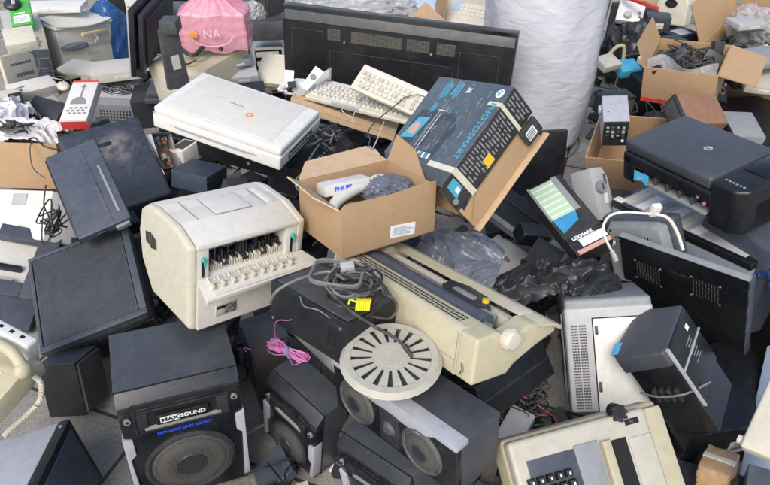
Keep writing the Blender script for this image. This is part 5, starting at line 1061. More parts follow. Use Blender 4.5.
for y in(.115,-.03):
    g=G(); M=T(0,y,h+.0018)@Matrix.Diagonal((.95,.75,1,1)); g.cyl((0,0,-.001),(0,0,.0006),.084,'black',M=M)
    for r in(.022,.045,.066,.082): g.lathe([(r-.004,.001),(r,.003),(r+.004,.001)],'steel',M)
    for k in range(4): g.box((-.084,-.003,.002),(.084,.003,.004),'steel',0,M@rotZ(k*PI/4+.4))
    g.done('fan_grille',t)
g=G(); slots(g,-w/2+.03,w/2-.03,.02,h-.03,10,4,-d/2,fx=.5); g.box((-w/2+.01,-d/2-.002,.01),(-w/2+.06,-d/2,h*.4),'steel',.001); g.done('rear_vents',t)
t,w,d,h=thing('game_console','cream_console','plain cream box behind the red and white box','computer')
g=G(); g.box((-w/2,-d/2,0),(w/2,d/2,h),'yellowed',.005); g.box((-w/2+.02,-d/2-.001,.01),(w/2-.05,-d/2+.001,h-.02),'cream',.001); g.box((-w/2+.04,-d/2-.0018,.03),(-w/2+.07,-d/2,.045),'ink_grey',0); g.done('case',t)
t,w,d,h=thing('crt_monitor','crt_beige','large cream tube monitor seen from behind with arched top','monitor')
f=-d/2
g=G(); g.box((-w/2,f,0),(w/2,f+.06,h),'offwhite',.01,seg=3); g.prism([(-w/2-.01,h-.005),(w/2+.01,h-.005),(w/2+.01,h+.012),(-w/2-.01,h+.012)],f-.01,d/2+.15,'offwhite','y',.008)
g.box((-w/2+.01,f+.055,0),(w/2-.01,d/2+.1,h-.01),'offwhite',.01); g.done('shell',t)
g=G(); g.sheet(lambda u,v:Vector((-w/2+.0+w*u,f-.02-.05*math.sin(u*PI)*(1-v),h+.014+.02*math.sin(u*PI)+v*.01)) if 0 else Vector((-w/2+w*u,f-.008-.035*math.sin(u*PI)*(1-v)+v*.2,h+.02+.012*v-.01*math.sin(u*PI)*(1-v))),20,4,'offwhite',.006); g.done('arched_cover',t)
g=G(); g.box((-w/2+.03,f-.004,h-.125),(w/2-.03,f+.001,h-.11),'putty',.001); slots(g,-.01,.08,h-.22,h-.16,9,4,f,'putty'); slots(g,-w/2+.05,w/2-.05,.02,.05,14,2,f,'putty'); g.done('rear_vents',t)
M=pmat('crt_beige')
t,_,_,_=thing('remote_control',(M@T(.03,f-.035,h-.04)@rotZ(.1),(.12,.03,.02)),'slim cream handset hung across the tube monitor by its cord','handset')
g=G(); g.box((-.08,-.014,-.01),(.09,.01,.012),'yellowed',.006); g.done('body',t)
g=G(); g.tube([(0,-.014,-.005),(.01,-.02,-.03),(-.01,-.02,-.05),(.012,-.02,-.06),(-.006,-.02,-.035)],.004,'lightgrey'); g.done('cord',t)
t,_,_,_=thing('plastic_wrap',(M@T(-.09,f-.02,h-.105),(.12,.03,.02)),'small crumpled grey wrap beside the cream handset','wrap')
g=G(); g.blob((0,0,0),(.075,.02,.02),'film_grey',.3,3,4,0,5); g.done('wrap',t)
t,w,d,h=thing('computer_tower','tower_beige','dusty beige computer tower with blue grey lower front at the left edge','computer')
g=G(); g.box((-w/2,-d/2,0),(w/2,d/2,h),'putty',.006); g.done('case',t)
g=G(); f=-d/2; g.lathe([(.028,0),(.028,.003),(.022,.001)],'ink_grey',FRONT(.03,f-.001,h-.065)); 
for k in range(8): a=k*PI/4; g.cyl((.03+.036*math.cos(a),f-.0015,h-.065+.03*math.sin(a)),(.03+.036*math.cos(a),f,h-.065+.03*math.sin(a)),.006,'ink_grey',n=8)
for z in(h-.05,h-.085): g.cyl((-.045,f-.0015,z),(-.045,f,z),.011,'ink_grey',n=14)
g.done('fan_holes',t)
g=G(); g.box((0,f-.003,.02),(w/2-.004,f+.001,h-.11),'bluegrey',.001)
for k in range(4): g.box((.004,f-.0045,.05+.06*k),(w/2-.008,f-.002,.052+.06*k),'lightgrey',0)
g.done('slot_covers',t)
t,w,d,h=thing('toner_box','toner_box','green toner box with white label on top of the beige computer tower','box')
g=G(); g.box((-w/2,-d/2,0),(w/2,d/2,h),'green',.001); g.done('carton',t)
g=G(); g.box((-w/2+.015,-d/2+.02,h-.0004),(w/2-.01,-d/2+.085,h+.0008),'paper',0); 
for k in range(4): g.box((-w/2+.022,-d/2+.032+.011*k,h+.0006),(w/2-.03+.006*(k%2),-d/2+.036+.011*k,h+.0012),'ink_grey',0)
g.box((-w/2+.02,-d/2+.1,h-.0004),(w/2-.03,-d/2+.108,h+.0008),'ink_white',0); g.done('label',t)
M=pmat('toner_box')
t,_,_,_=thing('computer_mouse',(M@T(-.03,.06,h+.012),(.06,.1,.03)),'dark round mouse on the green toner box','mouse')
g=G(); g.blob((0,0,0),(.045,.05,.022),'charcoal',0,1,3); g.box((0,-.03,.018),(.02,.01,.022),'lightgrey',.002); g.done('shell',t)
t,w,d,h=thing('fax_machine','fax_tray','cream fax machine with slotted upright back and flat white tray','fax machine')
g=G(); g.box((-w/2,-d/2,0),(w/2,d/2,h),'offwhite',.006); g.box((-w/2+.01,-d/2-.003,-.02),(w/2-.03,-d/2+.002,.004),'lightgrey',.002)
g.box((-w/2-.1,-d/2-.06,-.06),(w/2-.03,d/2,-.002),'lightgrey',.005); g.done('tray',t)
r=rel(t,'fax_lid'); w2,d2,h2=POSES['fax_lid']['dim']
g=G(); g.X=r; g.box((-w2/2,-d2/2,0),(w2/2,d2/2,h2),'cream',.008,seg=3); slots(g,-w2/2+.05,w2/2-.03,h2-.065,h2-.045,13,1,-d2/2,fx=.5); slots(g,-w2/2+.07,w2/2-.03,.02,.05,13,1,-d2/2,fx=.5); g.done('back_plate',t)
g=G(); g.tube([(-1.7902,3.1347,0.4200),(-1.7445,3.1065,0.4000),(-1.7350,3.0765,0.3600),(-1.7478,3.0478,0.3300)],.003,'rubber'); g.tube([(-1.7172,3.0504,0.3500),(-1.6571,3.0628,0.3500),(-1.6022,3.0478,0.3300),(-1.5651,3.0193,0.3000)],.0035,'rubber'); o=g.done('curled_cable'); tag(o,'black cable curling off the back of the cream fax machine','cord')
# LCD seen from behind
t,w,d,h=thing('flat_monitor','lcd','thin black flat monitor seen from behind on a grey stand arm','monitor')
f=-d/2
g=G(); g.box((-w/2,f+.028,0),(w/2,d/2+.004,h),'black',.004); g.box((-w/2+.02,f,.02),(w/2-.0,f+.022,h-.02),'charcoal',.006); g.box((-w/2+.05,f-.012,.045),(w/2-.04,f+.002,h-.05),'charcoal',.008); g.done('casing',t)
g=G(); g.box((-w/2-.002,d/2-.001,-.003),(-w/2+.003,d/2+.006,h+.003),'silver',.002); g.done('bezel_edge',t)
g=G(); g.X=(T(*t.location)@t.rotation_quaternion.to_matrix().to_4x4()).inverted()
A=[Vector((-0.8516,2.3828,0.8000)),Vector((-0.7951,2.4258,0.8000)),Vector((-0.7852,2.4187,0.5600)),Vector((-0.8637,2.3811,0.5600))]
n=(A[1]-A[0]).cross(A[2]-A[1]).normalized()*.012
bm=bmesh.new(); va=[bm.verts.new(p+n) for p in A]; vb=[bm.verts.new(p-n) for p in A]; bm.faces.new(va); bm.faces.new(vb[::-1])
for i in range(4): bm.faces.new((va[i],vb[i],vb[(i+1)%4],va[(i+1)%4]))
bmesh.ops.recalc_face_normals(bm,faces=bm.faces); bmesh.ops.bevel(bm,geom=bm.edges[:],offset=.004,segments=2,affect='EDGES'); g.push(bm,'darkgrey')
cc=A[0]*.2+A[1]*.25+A[2]*.3+A[3]*.25; u=(A[1]-A[0]).normalized(); v=(A[2]-A[1]).normalized()
nn=-n.normalized() if n.y>0 else n.normalized()
cc=cc+nn*.0125; g.quad([cc-u*.016-v*.028,cc+u*.016-v*.028,cc+u*.016+v*.028,cc-u*.016+v*.028],'putty',.001)
g.box(tuple(A[0]+Vector((0.005,0,-.02))),tuple(A[0]+Vector((.07,.08,.03))),'darkgrey',.008); g.done('stand_arm',t)
t,w,d,h=thing('keyboard_tray','dark_tray','flat dark grey tray under the foot of the monitor stand','tray')
g=G(); g.box((-w/2,-d/2,0),(w/2,d/2,h*.45),'slate',.004); g.box((-w/2+.01,-d/2+.02,h*.5),(w/2-.02,d/2,h),'darkgrey',.006); g.done('body',t)
t,w,d,h=thing('desktop_computer','desktop_beige','yellowed beige desktop computer under the pink bag','computer')
g=G(); g.box((-w/2,-d/2,0),(w/2,d/2,h),'yellowed',.005); g.box((-w/2+.01,-d/2-.002,.01),(w/2-.01,-d/2+.002,h-.01),'cream',.002); g.box((-.02,-d/2-.004,h-.05),(w/2-.03,-d/2,h-.03),'putty',.001); g.done('case',t)
g=G(); random.seed(8); g.tube([(-0.8897,2.7218,0.6000),(-0.8426,2.6535,0.6000),(-0.8084,2.6535,0.6000),(-0.7888,2.7074,0.6100),(-0.7570,2.7334,0.6000),(-0.7086,2.7102,0.6000)],.009,'rubber',8); g.tube([(-0.8897,2.7218,0.6000),(-0.8965,2.6815,0.5800),(-0.8483,2.6182,0.5700),(-0.8045,2.6249,0.5850)],.004,'rubber'); o=g.done('thick_cable'); tag(o,'thick black cable snaking over the beige desktop computer','cable')
M=pmat('desktop_beige')
# pink bag: squared contents, gathered neck above
t,_,_,_=thing('pink_bag',(T(*(-0.7441,2.8083,0.5850))@rotZ(.06),(.3,.2,.2)),'translucent pink plastic bag with white lettering and an orange mark','plastic bag')
g=G(); bm=bmesh.new(); nu,nv=96,40; gr=[]
for j in range(nv+1):
    v=j/nv; row=[]
    for i in range(nu):
        a=2*PI*i/nu; c,s=math.cos(a),math.sin(a); q=1/max(abs(c),abs(s))**.75
        if v<.68: R=(1,1); z=v/.68*.155; k=1-.06*abs(v-.3)+.0
        else:
            tt=(v-.68)/.32; k=(1-tt)**1.1*.93+.07; z=.155+.10*tt**1.15
        fold=(1+(.012+.07*max(0,v-.6))*math.sin(a*23+noise.noise(Vector((c*2,s*2,v*4)))*3)+.025*(1-2*abs(noise.noise(Vector((c*3,s*3,v*6))))))
        row.append(bm.verts.new((.155*c*q*k*fold*.98,.10*s*q*k*fold,z+.012*noise.noise(Vector((c*2,s*2,v*3))))))
    gr.append(row)
for j in range(nv):
    for i in range(nu): bm.faces.new((gr[j][i],gr[j][(i+1)%nu],gr[j+1][(i+1)%nu],gr[j+1][i]))
g.push(bm,'film_pink'); g.done('bag',t)
g=G(); g.box((-.135,-.08,.004),(.135,.08,.14),'card_white',.012); g.done('contents',t)
g=G(); y=-.118; g.text('NA',.055,'ink_pale',FRONT(.0,y,.085),bold=.0,sx=.95); g.tube([(-.09,y+.004,.07),(-.06,y-.001,.045),(0,y-.003,.035),(.06,y-.001,.045),(.09,y+.004,.075)],.0018,'ink_pale',6)
g.blob((-.08,y+.008,.082),(.016,.003,.013),'ink_orange',.4,3,3,0,3); g.done('printed_mark',t)
for nm,ps,lb,fn in(('circuit_tray','circuit_tray','open metal tray with brown circuit board beside the dusty-lidded printer',0),('power_adapter','adapter','small white device with dark window under the white scanner',1),('modem','navy_device','dark navy box under the black deck beside the laser printer',2)):
    t,w,d,h=thing(nm,ps,lb,('circuit board','device','device')[fn])
    if fn==0:
        g=G(); frame(g,-w/2,w/2,-d/2,d/2,0,1,.006,'steel') if 0 else None
        for a,b in(((-w/2,-d/2),(-w/2+.006,d/2)),((w/2-.006,-d/2),(w/2,d/2)),((-w/2,d/2-.006),(w/2,d/2)),((-w/2,-d/2),(w/2,-d/2+.006))): g.box((a[0],a[1],0),(b[0],b[1],h),'steel',.001)
        g.box((-w/2,-d/2,0),(w/2,d/2,.004),'steel',.001); g.done('tray',t)
        g=G(); g.box((-w/2+.01,-d/2+.01,.006),(w/2-.01,d/2-.01,.010),'board_brown',.001); random.seed(4)
        for k in range(26):
            x=random.uniform(-w/2+.015,w/2-.02); y=random.uniform(-d/2+.015,d/2-.02); s=random.uniform(.003,.009); g.box((x-s,y-s,.01),(x+s,y+s*1.3,.01+s*2),random.choice(('darkgrey','tape','steel','copper','board_green','lightgrey')),.0008)
        g.done('board',t)
    elif fn==1:
        g=G(); g.box((-w/2,-d/2,0),(w/2,d/2,h),'white',.006); g.done('shell',t); g=G(); g.box((-w/2+.015,-d/2+.02,h-.001),(w/2-.012,d/2-.01,h+.001),'darkgrey',.001); g.done('window',t)
    else:
        g=G(); g.box((-w/2,-d/2,0),(w/2,d/2,h),'navy',.005); g.done('shell',t)
# behind
t,w,d,h=thing('computer_tower','bay_tower','pale grey computer tower with open drive bays left of the black television','computer')
f=-d/2
g=G(); g.box((-w/2,f+.02,0),(w/2,d/2,h),'lightgrey',.004); frame(g,-w/2,w/2,0,h,f,f+.022,.014,'lightgrey',.002); g.done('case',t)
g=G(); g.box((-w/2+.012,f+.016,.012),(w/2-.012,f+.019,h-.012),'slot',0)
for k in range(5): g.box((-w/2+.02,f+.002,h-.05-.048*k),(w/2-.03,f+.016,h-.022-.048*k),'putty',.002); g.box((.0,f-.001,h-.04-.048*k),(.03,f+.003,h-.034-.048*k),'slot',0)
g.box((-.01,f-.001,.05),(.0,f+.004,.1),'ink_orange',0); g.done('drive_bays',t)
t,w,d,h=thing('amplifier','dark_amp','long dark grey amplifier box left of the black television top','amplifier')
g=G(); g.box((-w/2,-d/2,0),(w/2,d/2,h),'darkgrey',.004); g.done('case',t)
t,w,d,h=thing('loudspeaker','corner_speaker','dark speaker turned corner first on the dark grey amplifier','speaker',PILE)
g=G(); g.box((-w/2,-d/2,0),(w/2,d/2,h),'darkgrey',.004); g.done('cabinet',t)
g=G(); g.box((-w/2+.006,-d/2-.005,.006),(w/2-.006,-d/2+.001,h-.006),'cone_mesh',.003); g.done('grille',t)
bag('plastic_bag','small white plastic bag between the pink bag and dark speaker','plastic bag',(-0.6997,3.4223,0.5200),(.06,.05,.05),'film_clear',.3,3,22)
t,w,d,h=thing('keyboard','cream_keybank','tilted cream telephone keypad with blue display behind the black television','keyboard')
g=G(); g.box((-w/2,-d/2,0),(w/2,d/2,h*.6),'cream',.008); g.done('shell',t)
g=G(); g.box((-w/2+.06,.02,h*.59),(-w/2+.12,d/2-.01,h*.63),'lightblue',.001)
for i in range(6):
    for j in range(3): g.box((-.03+.026*i,.0+.03*j,h*.59),(-.012+.026*i,.02+.03*j,h*.59+.006),'offwhite',.002)
g.done('keys',t)
t,w,d,h=thing('record_player','white_sound_box','white sloped device with small knob beside the white sack','appliance')
g=G(); g.box((-w/2,-d/2,h-.04),(w/2,d/2,h),'white',.004); g.box((-w/2+.005,-d/2+.005,-.05),(w/2-.005,d/2-.005,h-.038),'black',.004); g.done('housing',t)
g=G(); g.cyl((-.01,-.03,h),(-.01,-.03,h+.02),.022,'lightgrey',bev=.003); g.done('knob',t); g=G(); g.cyl((.05,-.01,h),(.05,-.01,h+.006),.01,'midgrey'); g.done('knob',t)

# ---------------------------------------------------------------- things beyond the black television and along the far edge
def crate(name,p,sz,rz,mat,label,cat,tx=0.,part='case',front=None):
    t,_,_,_=thing(name,(T(*p)@rotZ(rz)@rotX(tx),sz),label,cat); w,d,h=sz
    g=G(); g.box((-w/2,-d/2,0),(w/2,d/2,h),mat,.005); g.done(part,t)
    g=G(); f=-d/2
    if front=='bays':
        for k in range(3): g.box((-w/2+.02,f-.003,h-.05-.045*k),(w/2-.02,f+.001,h-.02-.045*k),'lightgrey' if mat!='lightgrey' else 'putty',.001)
        g.done('drive_bays',t)
    elif front=='vents': slots(g,-w/2+.03,w/2-.03,h*.3,h*.8,12,5,f,fx=.6); g.done('vents',t)
    elif front=='screen': g.box((-w/2+.02,f-.002,.025),(w/2-.02,f+.001,h-.02),'gloss_black',.001); g.done('screen',t)
    elif front=='tape': g.box((-.025,f-.0015,0),(.025,f,h),'tape',0); g.box((-.025,f,h-.0005),(.025,d/2,h+.001),'tape',0); g.done('packing_tape',t)
    elif front=='grille': g.box((-w/2+.01,f-.006,.01),(w/2-.01,f+.001,h-.01),'cone_mesh',.003); g.done('grille',t)
    else:
        g.box((-w*.1,f-.0008,h*.3),(w*.22,f+.0005,h*.62),'card_white',0); g.box((-w*.07,f-.0014,h*.4),(w*.16,f,h*.44),'ink_grey',0); g.done('rating_label',t)
    return t
crate('laptop',(-1.0995,3.2961,0.4000),(.30,.2,.05),.1,'black','black flat device behind the monitor stand arm','laptop')
crate('video_player',(-1.2410,3.8300,0.3200),(.36,.3,.09),-.1,'gloss_black','glossy black player deck behind the pink bag at its left side','video player')
crate('computer_case',(-1.4303,5.2036,0.0500),(.5,.3,.42),.1,'black','tall black computer case behind the pink bag','computer')
bag('blue_sack','crumpled bright blue plastic sack between tube monitor and flat monitor','plastic bag',(-1.7536,4.0522,0.0600),(.13,.14,.30),'film_blue',.12,2.2,31)
crate('keyboard_case',(-1.9895,3.9189,0.3800),(.34,.16,.03),.08,'white','white keyboard lying along the top of the photo beside the toner box','keyboard')
crate('computer_case',(-3.0293,5.5262,0.0000),(.3,.3,.36),.1,'putty','beige computer case at the far left beyond the green toner box','computer')
crate('computer_case',(-2.5795,5.6942,0.0000),(.6,.3,.40),.05,'cream','wide cream computer case beyond the arched tube monitor','computer')
crate('computer_case',(-1.8108,4.8386,0.0000),(.34,.3,.34),-.2,'black','added black case darkening the gap behind the flat monitor','computer')  # black filler, put in to darken the gap here
crate('computer_case',(-1.2379,3.2395,0.0000),(.26,.22,.16),.2,'charcoal','added dark filler case darkening the gap under the monitor stand tray','computer')  # added case that keeps the space below the tray dark
crate('amplifier',(-0.6158,4.6726,0.1000),(.5,.3,.34),.0,'darkgrey','dark grey amplifier beyond the left end of the black television','amplifier')
bag('plastic_bag','large clear plastic bag beyond the middle of the black television','plastic bag',(-0.1894,3.7163,0.4400),(.34,.13,.09),'film_clear',.25,2.6,35)
crate('computer_case',(-0.3085,4.9740,-0.0000),(.5,.3,.38),.0,'midgrey','grey computer case supporting the clear bag beyond the black television','computer',front='bays')
crate('computer_case',(0.0899,4.7948,0.0000),(.16,.2,.52),.1,'black','narrow black tower just beyond the middle of the black television','computer')
t,_,_,_=thing('cardboard_box',(T(*(0.2033,3.7243,0.3800))@rotZ(.15),(.2,.2,.2)),'torn brown carton with pointed flap beyond the black television','carton',CB)
g=G(); g.box((-.13,-.08,-.3),(.13,.2,.0),'card',.002); g.quad([(-.13,-.08,0),(.15,-.08,0),(.02,-.05,.12)],'card_pale',.004); g.quad([(.12,-.08,0),(.13,.2,0),(.16,.2,.16),(.15,-.05,.16)],'card',.004); g.done('walls',t)
crate('scanner',(0.2343,3.9994,0.3600),(.24,.2,.05),.1,'lightblue','pale blue grey scanner lid beyond the torn brown carton','scanner',.3)
crate('printer_case',(0.5390,4.4113,0.0200),(.34,.3,.34),-.1,'cream','cream printer case under the tilted keypad','printer',front='vents')
crate('computer_case',(0.7369,5.7520,0.0000),(.6,.3,.36),.0,'putty','beige case at the very top beyond the tilted keypad','computer')
crate('camera_bag',(1.5531,4.0332,0.0000),(.22,.2,.36),.1,'black','black boxy bag between the white sack and the carton of adapters','bag')
bag('black_sack','dull black plastic sack under the white sloped device','plastic bag',(1.4651,3.7236,0.2500),(.13,.12,.16),'film_dark',.2,2.4,38)
crate('striped_box',(1.3402,3.4024,0.2000),(.12,.1,.05),.3,'cyan','small light blue box beside the foot of the white sack','box',.3)
t,_,_,_=thing('cream_tube',(T(*(1.3104,3.5226,0.0500)),(.1,.1,.3)),'curved cream plastic arm standing against the white sack','arm')
g=G(); g.tube([(-.04,0,.20),(.0,0,.25),(.04,0,.24),(.05,0,.12),(.04,0,0)],.011,'yellowed',8); g.done('arm_tube',t)
for k,(dx,dz) in enumerate(((0,0),(.01,.03))):
    pass
crate('cream_slat_box',(1.2136,3.3662,0.2500),(.12,.1,.04),.5,'cream','small cream slotted piece leaning on the white sack','plastic part',.3)
crate('cardboard_box',(1.9437,4.7851,0.1500),(.30,.2,.34),-.5,'card_pale','tan carton with red edge beyond the white sloped device','carton')
crate('red_bar',(1.4230,3.6337,0.5000),(.02,.26,.02),.5,'red','thin red bar lying on the tan carton','bar')
crate('computer_case',(2.3156,5.2636,0.0000),(.5,.3,.26),.1,'midgrey','grey case under the cream machine with oval window','computer')
crate('cardboard_box',(3.0696,5.6942,0.0000),(.20,.3,.50),.0,'black','added black box standing for the dark gap beyond the big open carton','carton')  # black colour stands in for the shade of a dark gap
crate('cardboard_box',(3.3715,5.4721,0.0000),(.40,.3,.55),.05,'card','closed brown carton at the top right corner','carton',front='tape')
crate('cardboard_box',(2.7440,5.5262,0.0000),(.3,.3,.5),.1,'card','closed brown carton beyond the tall flap of the big carton','carton')
crate('black_equipment_case',(1.5212,3.3380,0.0000),(.34,.3,.22),.1,'black','black equipment case on the ground under the carton of adapters','case')
crate('black_equipment_case',(1.7983,2.8839,0.0000),(.5,.4,.20),.1,'black','black equipment case under the brown and grey speakers','case')
t,_,_,_=thing('grey_blue_machine',(T(*(1.1656,1.5369,0.4200))@rotZ(.35),(.2,.2,.2)),'blue grey machine side with pale knob at the right edge','machine')
g=G(); g.box((-.06,-.08,-.3),(.2,.2,.06),'bluegrey',.02,seg=3); g.done('housing',t); g=G(); g.cyl((-.02,-.08,.01),(-.02,-.1,.01),.016,'lightgrey',bev=.003); g.done('knob',t)
drape('blue_sheet','deep blue crumpled plastic at the right edge beside the black side panel',(1.1946,1.4116,0.3600),.07,.10,.09,'film_blue',44,.03)
crate('computer_case',(1.3959,1.5101,-0.0000),(.34,.4,.30),.1,'black','black computer case behind the pale blue case','computer')
crate('computer_case',(0.9735,1.2209,0.0000),(.36,.3,.17),.2,'gloss_black','added glossy black case darkening the gap between the tipped inkjet and the brown package','computer')  # filler added so that this gap reads dark
crate('bracket',(0.3537,1.0631,0.1600),(.07,.12,.03),-.6,'lightgrey','grey metal bracket beside the low cream typewriter','bracket',.2)
def mouse(p,rz,mat,label):
    t,_,_,_=thing('computer_mouse',(T(*p)@rotZ(rz),(.06,.1,.03)),label,'mouse'); g=G(); g.blob((0,0,.01),(.03,.052,.018),mat,0,1,3); g.done('shell',t)
    g=G(); g.box((-.0008,.01,.02),(.0008,.05,.03),'slot',0); g.done('button_gap',t)
    g=G(); g.tube([(0,.05,.01),(.02,.1,.0),(-.03,.15,.01),(.03,.2,-.02)],.002,'cream' if mat!='black' else 'rubber',5); g.done('lead',t)
def brick(p,rz,mat,label,sz=(.06,.1,.035)):
    t,_,_,_=thing('power_adapter',(T(*p)@rotZ(rz)@rotX(rz*.3),sz),label,'power adapter'); w,d,h=sz
    g=G(); g.box((-w/2,-d/2,0),(w/2,d/2,h),mat,.006,seg=3); g.done('case',t); g=G(); g.box((-w*.3,-d*.35,h-.0004),(w*.3,d*.1,h+.0006),'lightgrey',0); g.done('label',t)
    g=G(); g.tube([(0,d/2,h/2),(.03,d/2+.05,h/2),(-.04,d/2+.08,.0),(.05,d/2+.1,.0)],.0025,'rubber',5); g.done('lead',t)
mouse((-1.6270,3.0382,0.2700),.6,'cream','cream mouse beside the upper end of the red and white box')
brick((-1.7778,2.8560,0.2700),.5,'black','black power adapter left of the dark grey folded pad')
brick((-1.1177,2.8862,0.4000),-.4,'black','black power adapter below the edge of the flat monitor')
brick((-0.4671,2.3442,0.5000),.9,'charcoal','dark power adapter between white scanner and keyboard')
brick((1.3821,3.2460,0.3000),.3,'cream','cream power adapter left of the carton of adapters')
brick((1.3226,2.5139,0.3600),1.2,'black','black power adapter behind the all-in-one printer')
crate('modem',(-1.8687,2.8767,0.2600),(.2,.14,.04),.4,'cream','flat cream modem at the left edge below the fax machine tray','modem',front='vents')
crate('keyboard_case',(-1.6361,3.4024,0.2000),(.34,.14,.03),-.3,'putty','putty coloured keyboard half hidden behind the cream box','keyboard')
crate('disc_drive',(-0.6660,2.7931,0.4500),(.15,.17,.04),.3,'lightgrey','silver disc drive leaning right of the desktop computer','disc drive',.2)
crate('disc_drive',(-0.5132,2.8629,0.4200),(.15,.17,.04),-.2,'cream','cream disc drive below the left corner of the black television','disc drive',.5)
crate('black_radio',(1.0836,2.7910,0.2600),(.16,.1,.09),.3,'black','small black radio at the foot of the white sack','radio',front='grille')
crate('camera_case',(1.5611,3.6724,0.3400),(.13,.1,.09),-.2,'darkgrey','small dark grey camera case beside the cream machine with oval window','case')
crate('video_player',(1.8093,3.0247,0.3400),(.3,.2,.07),.2,'black','slim black player in front of the big open carton','video player',.15)
crate('hard_drive',(1.5872,2.9334,0.4200),(.1,.14,.03),.6,'steel','bare metal hard drive on the rim of the carton of adapters','hard drive',.3)
crate('router_case',(1.8208,3.2249,0.5200),(.16,.12,.03),.2,'lightgrey','pale router resting among the circuit boards of the large carton','router')
crate('video_player',(-0.6640,2.5480,0.4000),(.3,.2,.07),.2,'black','black deck behind the white scanner','video player')
crate('disc_player',(-1.4597,3.3750,0.2000),(.3,.2,.05),.3,'putty','putty disc player between the cream box and the flat monitor','disc player')
crate('telephone',(-1.8180,3.1379,0.4600),(.14,.16,.05),.5,'cream','small cream telephone base on the front edge of the beige tower','telephone',.2)
crate('card_reader',(-0.6763,2.7879,0.5000),(.12,.1,.03),.5,'midgrey','small grey card reader below the pink bag','card reader')
crate('speaker_cube',(1.5269,3.3273,0.3000),(.1,.1,.12),.4,'charcoal','small charcoal cube speaker left of the carton of adapters','speaker',front='grille')
crate('cream_charger',(1.7590,3.5743,0.4200),(.1,.12,.05),-.4,'cream','small cream charger beside the machine with oval window','charger')
crate('grey_modem',(1.8025,2.9329,0.4600),(.2,.14,.03),.3,'midgrey','flat grey modem on the front rim of the large carton','modem',.2)
crate('cream_drive',(1.7879,2.8852,0.3600),(.15,.2,.04),-.3,'beige_grey','beige drive above the bright blue printed carton','disc drive',.1)
# ---------------------------------------------------------------- added dark filler scrap that darkens gaps in the heap from the ground up
g=G(); rnd=random.Random(77)
holes=[(Vector(p),r) for p,r in(((-0.8293,1.1077,0.0000),.17),((0.9322,2.6336,0.0000),.26),((-1.3566,1.6969,0.0000),.13),((0.9450,2.3483,0.0000),.10),((-0.7339,1.0484,0.0000),.12))]
def free(x,y,m=0.): return all((Vector((x,y,0))-p).length>r+m for p,r in holes)
pal=['black']*6+['charcoal']*4+['darkgrey']*3+['midgrey','slate']
OB=[]
for nm,v in POSES.items():
    M=T(*v['loc'])@Quaternion(v['q']).normalized().to_matrix().to_4x4(); OB.append((M.inverted(),v['dim']))
def inside(p,m=.06):
    for Mi,dd in OB:
        q=Mi@p
        if abs(q.x)<dd[0]/2+m and abs(q.y)<dd[1]/2+m and -m<q.z<dd[2]+m: return True
    return False
def chunk(x,y,z,s,tilt=.5):
    if inside(Vector((x,y,z)),s*.8): return
    a,b_,c=s*rnd.uniform(.6,1.2),s*rnd.uniform(.5,1.1),s*rnd.uniform(.2,.6)
    g.box((-a,-b_,-c),(a,b_,c),rnd.choice(pal),.002,T(x,y,z)@Euler((rnd.uniform(-tilt,tilt),rnd.uniform(-tilt,tilt),rnd.uniform(0,3))).to_matrix().to_4x4(),1)
for nm,v in POSES.items():
    q=Quaternion(v['q']).normalized(); w,d,h=v['dim']; L0=Vector(v['loc'])
    if nm in('corner_speaker','fax_lid','note_frame','router'): continue
    cs=[L0+q@Vector((a*w/2,b_*d/2,c*h)) for a in(-1,1) for b_ in(-1,1) for c in(0,1)]
    zmin=min(c.z for c in cs)
    if zmin<.07: continue
    cx,cy=sum(c.x for c in cs)/8,sum(c.y for c in cs)/8
    ext=[(c.x-cx,c.y-cy) for c in cs]; rx=min(max(abs(e[0]) for e in ext),w*.5+.02)*.72; ry=min(max(abs(e[1]) for e in ext),d*.5+.02)*.72
    z=.04
    while z<min(zmin-.035,.27):
        for k in range(max(2,int(rx*ry*4/.012))):
            x=cx+rnd.uniform(-rx,rx); y=cy+rnd.uniform(-ry,ry)+.02
            if free(x,y,.05): chunk(x,y,z,.055,.35)
        z+=.055
for k in range(900):
    x=rnd.uniform(-1.7,1.75); y=rnd.uniform(.6,4.3)
    if abs(x)>.45+.42*y or not free(x,y,.06): continue
    if (Vector((x,y,0))-Vector((.745,3.0,0))).length<.36: continue
    chunk(x,y,rnd.uniform(.01,.07),rnd.uniform(.03,.065),.5)
for k in range(120):
    x=rnd.uniform(-1.4,1.5); y=rnd.uniform(.7,3.4)
    if abs(x)>.3+.42*y or not free(x,y,.14): continue
    g.tube([(x+rnd.uniform(-.1,.1),y+rnd.uniform(-.1,.1),rnd.uniform(.06,.16)) for i in range(5)],rnd.choice((.003,.004)),rnd.choice(('rubber','rubber','black','cable_grey')),5,sm=4)
c=Vector((0.3735,1.1616,0.1500))
for k in range(26): g.tube([c+Vector((rnd.uniform(-.10,.10),rnd.uniform(-.08,.08),rnd.uniform(-.04,.06))) for i in range(5)],.0022,('rubber','black','rubber','black','rubber','board_brown','rubber','black','dark_red')[k%9],5,sm=5)
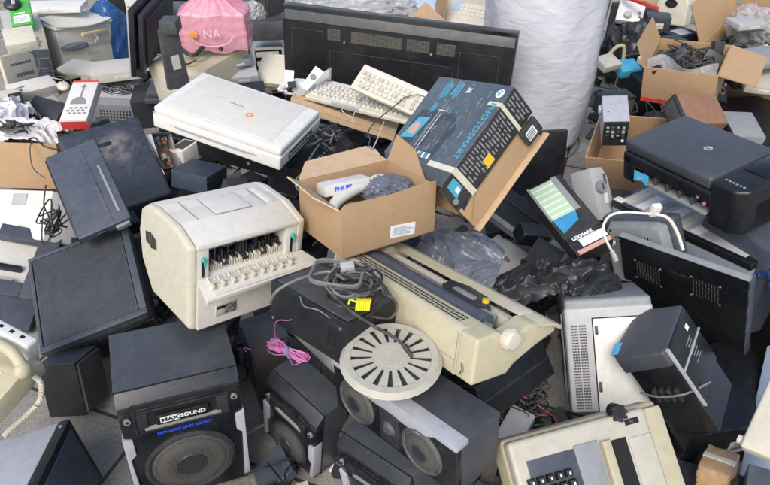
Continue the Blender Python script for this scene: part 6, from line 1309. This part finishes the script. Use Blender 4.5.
for k in range(260):
    x=rnd.uniform(-1.3,1.4); y=rnd.uniform(.7,3.2)
    if abs(x)>.3+.42*y or inside(Vector((x,y,.01)),.01): continue
    s_=rnd.uniform(.006,.018); g.box((-s_,-s_*.6,0),(s_,s_*.6,.002),rnd.choice(('card','paper','cream','black','dark_red','copper','lightgrey','tape')),0,T(x,y,.004)@rotZ(rnd.uniform(0,3))@rotX(rnd.uniform(-.2,.2)))
o=g.done('gap_filler_scrap'); tag(o,'added dark filler of casings and cords darkening the gaps under everything','scrap',kind='stuff')

# ---------------------------------------------------------------- ground, far heap, light, camera
g=G(); bm=bmesh.new(); vs=[bm.verts.new(p) for p in((-60,-20,0),(60,-20,0),(60,120,0),(-60,120,0))]; bm.faces.new(vs); g.push(bm,'paving'); o=g.done('ground'); o['kind']='structure'
w_=bpy.data.worlds.new('World'); sc.world=w_; w_.use_nodes=True; nt=w_.node_tree
bg=nt.nodes['Background']; sky=nt.nodes.new('ShaderNodeTexSky'); sky.sky_type='NISHITA'; sky.sun_disc=False
sky.sun_elevation=math.radians(47); sky.sun_rotation=math.radians(-163); sky.dust_density=3.; sky.air_density=1.2
nt.links.new(sky.outputs[0],bg.inputs[0]); bg.inputs[1].default_value=.15
sun=bpy.data.lights.new('sun','SUN'); sun.energy=1.5; sun.angle=math.radians(30); sun.color=(1,.96,.91)
so=bpy.data.objects.new('sun',sun); C.objects.link(so)
el,az=math.radians(47),math.radians(-163)
dv=Vector((math.sin(az)*math.cos(el),math.cos(az)*math.cos(el),math.sin(el)))
so.rotation_mode='QUATERNION'; so.rotation_quaternion=dv.to_track_quat('Z','Y')
cam=bpy.data.cameras.new('camera'); co=bpy.data.objects.new('camera',cam); C.objects.link(co)
cam.lens=36*640/770; cam.sensor_width=36; cam.clip_end=300; cam.clip_start=.05
co.location=(0,0,1.65); co.rotation_euler=(math.radians(90-38),0,0); sc.camera=co
sc.view_settings.view_transform='Standard'; sc.view_settings.look='None'; sc.view_settings.exposure=.4; sc.view_settings.gamma=1
sc.cycles.max_bounces=6; sc.cycles.use_denoising=True
